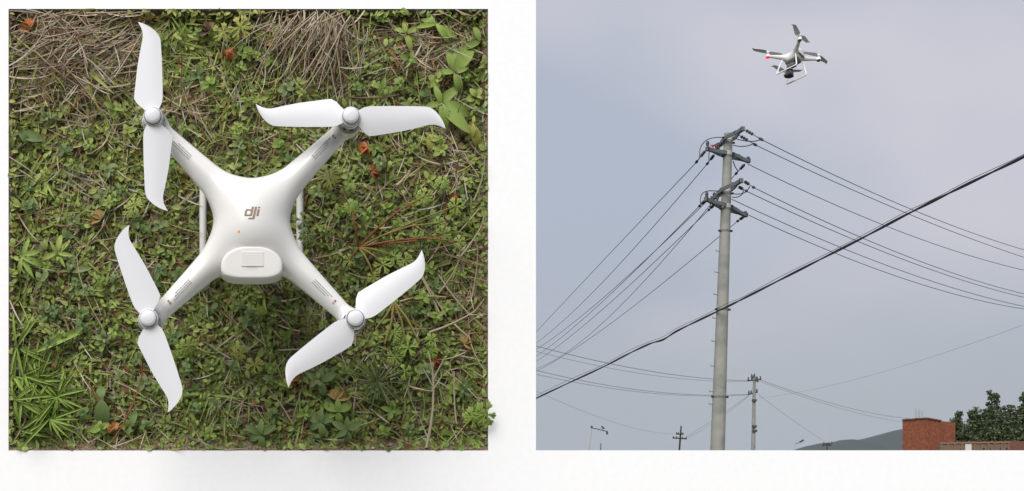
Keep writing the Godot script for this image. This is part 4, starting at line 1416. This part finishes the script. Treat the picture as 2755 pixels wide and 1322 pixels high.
	mb.tube(PackedVector3Array(rp), [0.022], 5)
	put("red_tape", mb.mesh(), mat(lin(0.55, 0.05, 0.05), 0.6), t)
	# strain strings and their lines
	var strings := [
		[z1(592, 118), 30.1, z1(800, 240), 29.6], [z1(535, 185), 30.4, z1(730, 298), 30.0],
		[z1(585, 690), 30.1, z1(705, 768), 29.9], [z1(525, 752), 30.4, z1(622, 806), 30.2],
		[z1(160, 348), 30.85, z1(48, 492), 31.4], [z1(255, 398), 31.05, z1(170, 508), 31.6],
		[z1(152, 908), 30.75, z1(86, 972), 31.2], [z1(248, 958), 31.0, z1(190, 1014), 31.4],
		[z1(596, 500), 31.8, z1(486, 618), 32.5], [z1(580, 1086), 31.85, z1(508, 1138), 32.4]]
	for a in strings:
		string_insulator(P(a[0].x, a[0].y, a[1]) - foot, P(a[2].x, a[2].y, a[3]) - foot, black, steel, t)
	var wl := 0.0095
	var rlab := ["topmost power line running to the right from the pole", "second power line running to the right from the pole", "power line running right from the second crossarm end", "upper of two close lines from the third crossarm", "lower of two close lines from the third crossarm", "power line leaving from behind the pole shaft to the right", "lowest power line running to the right from the pole"]
	var rw := [
		[2054.3, 378.3, 29.6, 2373, 529.4, 2729, 664.5, 43.0],
		[2037.3, 392.4, 30.0, 2364.5, 542, 2729, 683.8, 43.4],
		[2013, 442, 31.8, 2373, 604, 2729, 721, 44.5],
		[2031.2, 506.5, 29.9, 2326, 643, 2729, 784.5, 45.0],
		[2011, 515.7, 30.2, 2313, 651.6, 2729, 794, 45.4],
		[1969, 536.5, 31.35, 2274.5, 671, 2729, 819, 46.2],
		[2010.6, 577.4, 31.8, 2253, 683.8, 2729, 827.5, 46.0]]
	for k in rw.size():
		var a: Array = rw[k]
		wire(wire_pts(a[0], a[1], a[2], a[3], a[4], a[5], a[6], a[7], 1.6), wl, dwire, rlab[k], "lines to the right of the pole")
	var llab := ["topmost power line running down to the left from the pole", "second power line running down to the left from the pole", "left line from the lowest crossarm's near end", "left line that crosses the one from the lowest crossarm", "left line from the middle of the lowest crossarm", "left line passing behind the shaft from the second crossarm", "lowest left line passing behind the shaft"]
	var lw := [
		[1871.7, 439.5, 31.4, 1671.8, 650, 1442, 894.5, 67.0],
		[1901.3, 443.4, 31.6, 1713.8, 660, 1442, 924, 70.0],
		[1880.9, 556, 31.2, 1726, 712, 1442, 959.7, 69.0],
		[1908, 536, 31.9, 1729, 707, 1442, 941.4, 66.0],
		[1906.1, 566.2, 31.4, 1676.7, 783.5, 1442, 973.5, 72.0],
		[1978, 470, 32.5, 1676.7, 816, 1442, 993, 76.0],
		[1983.4, 596.4, 32.4, 1676.7, 846, 1442, 1000, 74.0]]
	var ends := Vector3.ZERO
	for k in lw.size():
		var a: Array = lw[k]
		var lp := wire_pts(a[0], a[1], a[2], a[3], a[4], a[5], a[6], a[7], 1.18)
		ends += lp[lp.size() - 1] / lw.size()
		wire(lp, wl, dwire, llab[k], "lines to the left of the pole")
	# the next pole, where these lines end behind the white wall
	var t4 := thing("utility_pole", "concrete pole behind the white wall where the left lines end", "pole", Vector3(ends.x, 0, ends.z), "power poles")
	mb = MB.new()
	mb.tube(PackedVector3Array([Vector3.ZERO, Vector3(0, ends.y + 1.0, 0)]), [0.20, 0.11], 16)
	put("shaft", mb.mesh(), conc, t4)
	for dy in [-0.6, 0.5]:
		mb = MB.new()
		mb.box(Vector3(0, ends.y + dy, 0.14), Vector3(0.5, 0.05, 0.05))
		put("crossarm", mb.mesh(), steel, t4)

	# thick bundled cable in front of the pole
	var cb := [[1180, 1193], [1280, 1150], [1380, 1103], [1442, 1072.5], [1530, 1031], [1622.5, 988], [1690, 953], [1746, 926.6], [1785, 914], [1820, 892], [1885, 860], [1958, 825], [2000, 804], [2100, 753], [2206, 699], [2320, 641], [2429, 583], [2520, 537], [2609, 493], [2729, 435], [2830, 383], [3000, 292]]
	var ct := thing("bundled_cable", "thick black bundled cable slanting across in front of the pole", "cable", Vector3.ZERO)
	var pts := []
	var pts2 := []
	for k in cb.size():
		var inv := 0.03236 + 1.93e-5 * (float(cb[k][0]) - 1940.0)
		pts.append(P(cb[k][0], cb[k][1], 1.0 / inv))
		pts2.append(P(cb[k][0], cb[k][1] - 4.5 - 4.0 * absf(sin(float(k) * 1.3)), 1.0 / inv))
	ct.position = pts[0]
	mb = MB.new()
	mb.tube(PackedVector3Array([Vector3.ZERO, Vector3(0, pts[0].y + 0.3, 0)]), [0.11, 0.08], 10)
	var cpo := put("cable_post", mb.mesh(), conc)
	cpo.position = Vector3(pts[0].x, 0, pts[0].z - 0.12)
	tag(cpo, "short concrete post behind the white wall holding the bundled cable", "post")
	for k in pts.size():
		pts[k] -= ct.position
		pts2[k] -= ct.position
	var cpts := curve(pts, 8)
	var blackc := mat(lin(0.018, 0.019, 0.024), 0.95)
	for s in 2:
		mb = MB.new()
		var tw := PackedVector3Array()
		for k in cpts.size():
			var an := k * 0.35 + PI * s
			tw.append(cpts[k] + Vector3(0.2, cos(an), 0.4 * sin(an)) * 0.0115)
		mb.tube(tw, [0.0150], 8)
		put("conductor", mb.mesh(), blackc, ct)
	mb = MB.new()
	mb.tube(curve(pts2, 8), [0.005], 6)
	put("messenger_wire", mb.mesh(), mat(lin(0.03, 0.031, 0.034), 0.95), ct)

	# ---------------- the second pole, far behind
	var D2 := 105.0
	var t2p := P(2030, 1018, D2)
	var f2 := P(2025, 1300, D2)
	f2.y = 0.0
	var t2 := thing("utility_pole", "small distant concrete pole right of the tall pole", "pole", f2, "power poles")
	mb = MB.new()
	mb.tube(PackedVector3Array([Vector3.ZERO, t2p - f2]), [0.20, 0.10], 16)
	put("shaft", mb.mesh(), conc, t2)
	var dsteel := mat(lin(0.06, 0.06, 0.06), 0.7)
	for a in [[2012, 1025, 104.6, 2048, 1022, 105.5], [2022, 1016, 106.4, 2040, 1028, 103.6], [2014, 1062, 104.8, 2038, 1056, 105.4]]:
		mb = MB.new()
		var p := P(a[0], a[1], a[2]) - f2
		var q := P(a[3], a[4], a[5]) - f2
		mb.tube(PackedVector3Array([p, q]), [0.06], 4)
		for f in [0.05, 0.3, 0.7, 0.95]:
			var c2 := p.lerp(q, f)
			mb.tube(PackedVector3Array([c2, c2 + Vector3(0, 0.28, 0)]), [0.07, 0.04], 6)
		put("crossarm", mb.mesh(), dsteel, t2)
	for a in [[2030, 1078], [2030, 1148], [2031, 1160]]:
		mb = MB.new()
		var c2 := P(a[0], a[1], D2 - 0.15) - f2
		mb.cbox(c2, Vector3(0.17, 0.10, 0.10), 0.02)
		put("bracket", mb.mesh(), dsteel, t2)
	mb = MB.new()
	mb.tube(PackedVector3Array([t2p - f2, t2p - f2 + Vector3(0.02, 0.35, 0)]), [0.05], 5)
	put("pole_top_pin", mb.mesh(), dsteel, t2)

	# ---------------- the third pole, wooden
	var D3 := 150.0
	var f3 := P(1821, 1300, D3)
	f3.y = 0.0
	var t3 := thing("utility_pole", "dark wooden pole with two crossarms left of the tall pole", "pole", f3, "power poles")
	mb = MB.new()
	mb.tube(PackedVector3Array([Vector3.ZERO, P(1833, 1146.5, D3) - f3]), [0.15, 0.08], 10)
	var wood := mat(lin(0.03, 0.028, 0.026), 0.9)
	put("shaft", mb.mesh(), wood, t3)
	for a in [[1820, 1168.5, 1838.5, 1169], [1810.5, 1179, 1847.5, 1181.5]]:
		mb = MB.new()
		var p := P(a[0], a[1], D3 - 0.2) - f3
		var q := P(a[2], a[3], D3 - 0.2) - f3
		mb.box((p + q) * 0.5, Vector3((q - p).length() * 0.5, 0.07, 0.06), Basis(Vector3(0, 0, 1), (q - p).angle_to(Vector3(1, 0, 0)) * -1.0))
		for f in [0.03, 0.28, 0.72, 0.97]:
			var c2 := p.lerp(q, f)
			mb.tube(PackedVector3Array([c2 - Vector3(0, 0.05, 0), c2 + Vector3(0, 0.2, 0)]), [0.07, 0.05], 6)
		put("crossarm", mb.mesh(), wood, t3)

	# far lines
	var far := dwire
	for a in [
		[2014, 1025, 104.6, 1825, 1010.5, 1442, 931.5, 72.0, 0.015, "far line from the distant pole's top, upper of its pair"],
		[2014, 1027, 104.8, 1740, 1008, 1442, 946, 74.0, 0.010, "far line from the distant pole's top, lower of its pair"],
		[2016, 1061, 104.8, 1744, 1053, 1442, 997, 80.0, 0.013, "far line from the distant pole's lower arm, upper of its pair"],
		[2016, 1063, 105.0, 1677, 1050, 1442, 1007.6, 82.0, 0.011, "far line from the distant pole's lower arm, lower of its pair"],
		[2050, 1024, 105.5, 2264, 1093, 2452, 1127.5, 160.0, 0.015, "far line from the distant pole towards the brick tower, upper"],
		[2046, 1027, 105.8, 2264, 1100, 2440, 1138, 160.0, 0.012, "far line from the distant pole towards the brick tower, lower"],
		[2038, 1072, 105.3, 2269, 1030, 2727, 885, 56.0, 0.005, "hair thin line rising to the right from the distant pole"],
		[2040, 1062, 105.5, 2120, 1121.5, 2216, 1186, 172.0, 0.010, "faint line sloping from the distant pole down to the hill"]]:
		wire(wire_pts(a[0], a[1], a[2], a[3], a[4], a[5], a[6], a[7], 1.02 if a[5] > 2000 and a[5] < 2300 else 1.1), a[8], far, a[9], "far lines")
	for a in [[1847, 1176, 149.8, 1930, 1124, 2016, 1064, 105.0, 0.011, "far line between the wooden pole and the distant pole, upper"], [1847, 1181, 149.8, 1930, 1131, 2016, 1066, 105.2, 0.010, "far line between the wooden pole and the distant pole, lower"]]:
		wire(wire_pts(a[0], a[1], a[2], a[3], a[4], a[5], a[6], a[7], 1.0), a[8], far, a[9], "far lines")
	wire(wire_pts(1812, 1168, 149.8, 1620, 1126, 1442, 1053, 70.0, 1.2), 0.007, far, "faint line sagging left from the wooden pole", "far lines")

func build_street() -> void:
	# street lamp with a bent arm
	var D := 90.0
	var grey := mat(lin(0.42, 0.42, 0.43), 0.5)
	var dk := mat(lin(0.05, 0.055, 0.06), 0.6)
	var f := P(1562, 1300, D)
	f.y = 0.0
	var t := thing("street_lamp", "pale street lamp with a long arm at the lower left of the sky", "street lamp", f)
	var top := P(1591.7, 1152, D) - f
	var mb := MB.new()
	mb.tube(PackedVector3Array([Vector3.ZERO, top]), [0.085, 0.05], 10)
	put("post", mb.mesh(), grey, t)
	mb = MB.new()
	var arm := [top, P(1611, 1156, D) - f, P(1632, 1161.5, D) - f]
	mb.tube(curve(arm, 4), [0.03], 6)
	put("arm", mb.mesh(), dk, t)
	mb = MB.new()
	mb.cbox(P(1592, 1150, D) - f, Vector3(0.06, 0.09, 0.06), 0.02)
	put("joint", mb.mesh(), dk, t)
	mb = MB.new()
	mb.tube(PackedVector3Array([P(1633, 1160, D) - f, P(1633.4, 1164, D) - f, P(1634, 1170, D) - f]), [0.04, 0.075, 0.06], 8)
	put("lamp_head", mb.mesh(), dk, t)
	mb = MB.new()
	mb.cbox(P(1622, 1151, D) - f, Vector3(0.13, 0.035, 0.09), 0.015, Basis(Vector3(0, 0, 1), -0.75))
	mb.tube(PackedVector3Array([P(1622, 1151, D) - f, P(1620, 1158, D) - f]), [0.02], 5)
	mb.cbox(P(1625, 1153, D) - f, Vector3(0.06, 0.025, 0.05), 0.01, Basis(Vector3(0, 0, 1), 0.3))
	put("solar_panel", mb.mesh(), dk, t)
	# plain post near it
	f = P(1612, 1300, 110.0)
	f.y = 0.0
	mb = MB.new()
	mb.tube(PackedVector3Array([Vector3.ZERO, P(1616.6, 1194, 110.0) - f]), [0.07, 0.045], 8)
	mb.tube(PackedVector3Array([P(1616.6, 1194.2, 110.0) - f, P(1616.6, 1193.2, 110.0) - f]), [0.06, 0.03], 8)
	var o := put("plain_post", mb.mesh(), mat(lin(0.12, 0.125, 0.13), 0.7))
	o.position = f
	tag(o, "short grey post standing beside the pale street lamp", "post")
	# lamp on the right, before the hill
	D = 120.0
	f = P(2139, 1300, D)
	f.y = 0.0
	t = thing("street_lamp", "thin pale street lamp with a dark tilted head before the hill", "street lamp", f)
	mb = MB.new()
	mb.tube(PackedVector3Array([Vector3.ZERO, P(2139, 1196, D) - f]), [0.07, 0.05], 8)
	put("post", mb.mesh(), grey, t)
	mb = MB.new()
	mb.tube(curve([P(2139, 1196, D) - f, P(2144, 1194, D) - f, P(2153, 1190, D) - f], 3), [0.025], 5)
	put("arm", mb.mesh(), dk, t)
	mb = MB.new()
	mb.cbox(P(2157.5, 1187.5, D) - f, Vector3(0.20, 0.07, 0.10), 0.03, Basis(Vector3(0, 0, 1), 0.55))
	put("lamp_head", mb.mesh(), dk, t)
	# dark pole in front of the hill
	D = 172.0
	f = P(2226, 1300, D)
	f.y = 0.0
	t = thing("utility_pole", "far dark pole with short crossarms against the hill", "pole", f, "power poles")
	mb = MB.new()
	mb.tube(PackedVector3Array([Vector3.ZERO, P(2226, 1192, D) - f]), [0.16, 0.09], 8)
	put("shaft", mb.mesh(), dk, t)
	for a in [[2213, 1200, 2240, 1193.5], [2216, 1195, 2236, 1200]]:
		mb = MB.new()
		mb.tube(PackedVector3Array([P(a[0], a[1], D) - f, P(a[2], a[3], D) - f]), [0.07], 5)
		for q in [0.06, 0.35, 0.65, 0.94]:
			var c := (P(a[0], a[1], D) - f).lerp(P(a[2], a[3], D) - f, q)
			mb.tube(PackedVector3Array([c, c + Vector3(0, 0.25, 0)]), [0.10, 0.05], 6)
		put("crossarm", mb.mesh(), dk, t)

# ------------------------------------------------------------------ brick house and trees
func prism(base: Array, tops: Array) -> MB:
	var mb := MB.new()
	var m := base.size()
	for k in m:
		var a: Vector2 = base[k]; var b: Vector2 = base[(k + 1) % m]
		mb.quad(Vector3(a.x, 0, a.y), Vector3(b.x, 0, b.y), Vector3(b.x, tops[(k + 1) % m], b.y), Vector3(a.x, tops[k], a.y))
	for k in range(1, m - 1):
		var nn := Vector3.UP
		var i0 := mb.vert(Vector3(base[0].x, tops[0], base[0].y), nn)
		mb.vert(Vector3(base[k].x, tops[k], base[k].y), nn)
		mb.vert(Vector3(base[k + 1].x, tops[k + 1], base[k + 1].y), nn)
		mb.tri(i0, i0 + 1, i0 + 2)
	return mb

func build_house() -> void:
	var D := 75.0
	var c := P(2493, 1124, D)
	var t := thing("brick_building", "red brick stair tower above a low tan brick wall, rods on top", "building", Vector3(c.x, 0, c.z))
	var brick := noisy(lin(0.15, 0.052, 0.028), lin(0.31, 0.090, 0.038), 0.03, 0.26, 0.95, 51, lin(0.22, 0.066, 0.030))
	brick.detail_enabled = false
	var stain := noisy(lin(0.10, 0.05, 0.035), lin(0.20, 0.075, 0.05), 0.05, 0.8, 0.95, 52)
	var tan := noisy(lin(0.10, 0.066, 0.045), lin(0.22, 0.155, 0.105), 0.04, 0.8, 0.9, 53)
	var coping := noisy(lin(0.17, 0.075, 0.05), lin(0.30, 0.14, 0.09), 0.06, 1.5, 0.9, 54)
	var l := Vector2(-0.37, -0.93).normalized()
	var r := Vector2(0.93, -0.37).normalized()
	var h := c.y
	var ll := 1.62
	var r1 := 1.10
	var mb := prism([Vector2.ZERO, r * r1, r * r1 + l * ll, l * ll], [h, h - 0.13, h - 0.10, h - 0.05])
	put("tower_wall", mb.mesh(), brick, t)
	# recessed right wing of the tower
	var in_ := l * 0.14
	mb = prism([r * r1 + in_, r * 2.38 + in_, r * 2.38 + l * ll, r * r1 + l * ll], [h - 0.16, h - 0.26, h - 0.22, h - 0.16])
	put("tower_wing", mb.mesh(), brick, t)
	# weathered top courses, a little proud
	mb = MB.new()
	for k in 9:
		var f0 := k / 9.0; var f1 := (k + 1) / 9.0 - 0.004
		var hh := h - 0.05 * (f0 + f1) * 0.5
		var p := l * ll * (f0 + f1) * 0.5 - r * 0.008
		var d3 := Vector3(l.x, 0, l.y)
		mb.box(Vector3(p.x, hh - 0.03 + 0.012 * sin(k * 4.7), p.y), Vector3(ll / 18.0, 0.035, 0.05), Basis(d3, Vector3.UP, d3.cross(Vector3.UP)))
	for k in 8:
		var f := (k + 0.5) / 8.0
		var p := r * r1 * f - l * 0.008
		var d3 := Vector3(r.x, 0, r.y)
		mb.box(Vector3(p.x, h - 0.13 * f - 0.03 + 0.014 * sin(k * 3.1), p.y), Vector3(r1 / 16.5, 0.035, 0.05), Basis(d3, Vector3.UP, d3.cross(Vector3.UP)))
	put("top_course", mb.mesh(), stain, t)
	# starter rods
	for a in [[2463, 1100], [2467, 1106], [2472, 1105], [2475, 1103], [2480, 1104], [2484, 1109]]:
		mb = MB.new()
		var b0 := P(a[0], 1128, 75.6) - t.position
		var b1 := P(a[0], a[1], 75.6) - t.position
		mb.tube(PackedVector3Array([b0, b1]), [0.006], 5)
		put("steel_rod", mb.mesh(), mat(lin(0.08, 0.07, 0.065), 0.8), t)
	# long low wall with piers before the tower
	var DW := 73.6
	var a0 := P(2527, 1191, DW) - t.position
	var a1 := P(2716, 1187, DW - 0.4) - t.position
	var a2 := P(2990, 1182, DW - 0.9) - t.position
	var dir := (Vector3(a1.x, 0, a1.z) - Vector3(a0.x, 0, a0.z))
	var seg := dir.length()
	dir = dir.normalized()
	var bs := Basis(dir, Vector3.UP, dir.cross(Vector3.UP))
	var wh := a0.y - 0.10
	mb = MB.new()
	mb.box(Vector3(a0.x, 0, a0.z) + dir * seg * 0.5 + Vector3(0, wh * 0.5, 0), Vector3(seg * 0.5, wh * 0.5, 0.12), bs)
	var lw := put("low_wall", mb.mesh(), tan, t)
	var n := 11
	for k in n:
		mb = MB.new()
		var p := Vector3(a0.x, 0, a0.z) + dir * (0.08 + (seg - 0.16) * k / (n - 1)) + bs.z * 0.125
		mb.box(p + Vector3(0, wh * 0.5 - 0.003, 0), Vector3(0.055 if k != 4 else 0.16, wh * 0.5, 0.035), bs)
		put("pier", mb.mesh(), tan if k != 4 else mat(lin(0.55, 0.53, 0.5), 0.9), lw)
	for k in 24:
		mb = MB.new()
		var f := (k + 0.5) / 24.0
		var p := Vector3(a0.x, 0, a0.z) + dir * seg * f
		mb.box(p + Vector3(0, wh + 0.05 + 0.012 * sin(k * 2.3) + 0.05 * f, 0), Vector3(seg / 49.0, 0.05, 0.17), bs)
		put("coping_block", mb.mesh(), coping, lw)
	for k in 5:
		mb = MB.new()
		var p := Vector3(a0.x, 0, a0.z) + dir * seg * (0.62 + 0.085 * k) + bs.z * 0.121
		mb.box(p + Vector3(0, wh - 0.30, 0), Vector3(0.07, 0.09, 0.006), bs)
		put("vent_hole", mb.mesh(), mat(lin(0.03, 0.025, 0.02), 0.95), lw)
	mb = MB.new()
	var q0 := Vector3(a1.x, 0, a1.z)
	var q1 := Vector3(a2.x, 0, a2.z)
	mb.box((q0 + q1) * 0.5 + Vector3(0, (wh + 0.15) * 0.5, -0.3), Vector3((q1 - q0).length() * 0.5 - 0.02, (wh + 0.15) * 0.5, 0.12), bs)
	put("end_wall", mb.mesh(), stain, t)

func leafy_tree(label: String, px: float, topy: float, D: float, spread: float, n: int, seed_: int) -> void:
	var rg := RandomNumberGenerator.new()
	rg.seed = seed_
	var top := P(px, topy, D)
	var f := Vector3(top.x, 0, top.z)
	var t := thing("leafy_tree", label, "tree", f, "trees behind the brick wall")
	var H := top.y
	var bark := mat(lin(0.09, 0.075, 0.06), 0.9)
	var mb := MB.new()
	mb.tube(PackedVector3Array([Vector3.ZERO, Vector3(0.1, H * 0.35, 0), Vector3(0, H * 0.7, 0.1), Vector3(0.05, H * 0.95, 0)]), [0.22, 0.16, 0.09, 0.03], 10)
	var shoots := []
	for k in n:
		var an := rg.randf_range(0, TAU)
		var rr := spread * sqrt(rg.randf())
		var h1 := H * (1.0 - 0.30 * pow(rr / spread, 1.6)) * rg.randf_range(0.86, 1.0)
		if k == 0: rr = 0.0; h1 = H
		var base := Vector3(cos(an) * rr * 0.35, H * rg.randf_range(0.22, 0.5), sin(an) * rr * 0.35)
		var tip := Vector3(cos(an) * rr, h1, sin(an) * rr)
		var mid := base.lerp(tip, 0.5) + Vector3(cos(an), -0.3, sin(an)) * rr * 0.22
		mb.tube(PackedVector3Array([Vector3(0, base.y * 0.9, 0), base, mid, tip]), [0.07, 0.05, 0.03, 0.008], 5)
		shoots.append([base, mid, tip])
	put("trunk", mb.mesh(), bark, t)
	var lv := MB.new()
	for s in shoots:
		for c in 52:
			var u := pow(rg.randf(), 0.75)
			var p: Vector3 = s[0].lerp(s[1], u * 2.0) if u < 0.5 else s[1].lerp(s[2], u * 2.0 - 1.0)
			var cr := lerpf(0.85, 0.28, u) * rg.randf_range(0.6, 1.1)
			p += Vector3(rg.randf_range(-1, 1), rg.randf_range(-0.6, 0.6), rg.randf_range(-1, 1)) * cr * 0.9
			var shade := rg.randf()
			lv.col = Color(0.040, 0.062, 0.026).lerp(Color(0.090, 0.120, 0.036), shade)
			for k in 20:
				var d := Vector3(rg.randf_range(-1, 1), rg.randf_range(-1, 1), rg.randf_range(-1, 1))
				var ctr := p + d * cr * 0.42
				var a := Vector3(rg.randf_range(-1, 1), rg.randf_range(-1, 0.4), rg.randf_range(-1, 1)).normalized() * rg.randf_range(0.06, 0.11)
				var nn := Vector3(rg.randf_range(-1, 1), rg.randf_range(0.1, 1), rg.randf_range(-1, 1)).normalized()
				var b := nn.cross(a).normalized() * a.length() * 0.6
				lv.quad(ctr - a, ctr + b, ctr + a, ctr - b, nn)
	var lm := StandardMaterial3D.new()
	lm.vertex_color_use_as_albedo = true
	lm.roughness = 0.6
	lm.backlight_enabled = true
	lm.backlight = Color(0.02, 0.03, 0.008)
	put("crown", lv.mesh(), lm, t)

func _ready() -> void:
	rng.seed = 20240
	setup_view()
	tex.leaf = noise_tex(0.06, Color(0.74, 0.73, 0.68), Color(1, 1, 1), 5, 17)
	build_setting()
	build_soil()
	build_pole()
	build_house()
	leafy_tree("tall dark leafy tree with upright shoots behind the tan wall", 2668, 1056, 100.0, 1.75, 24, 3)
	leafy_tree("tall tree cut by the right edge behind the tan wall", 2752, 1060, 104.0, 1.8, 24, 8)
	leafy_tree("low young tree between the brick tower and the tall tree", 2578, 1110, 96.0, 0.95, 12, 5)
	leafy_tree("dense low tree filling in behind the tan wall", 2700, 1110, 92.0, 2.1, 22, 13)
	build_street()
	build_drones()
	build_plants()
	build_cover()
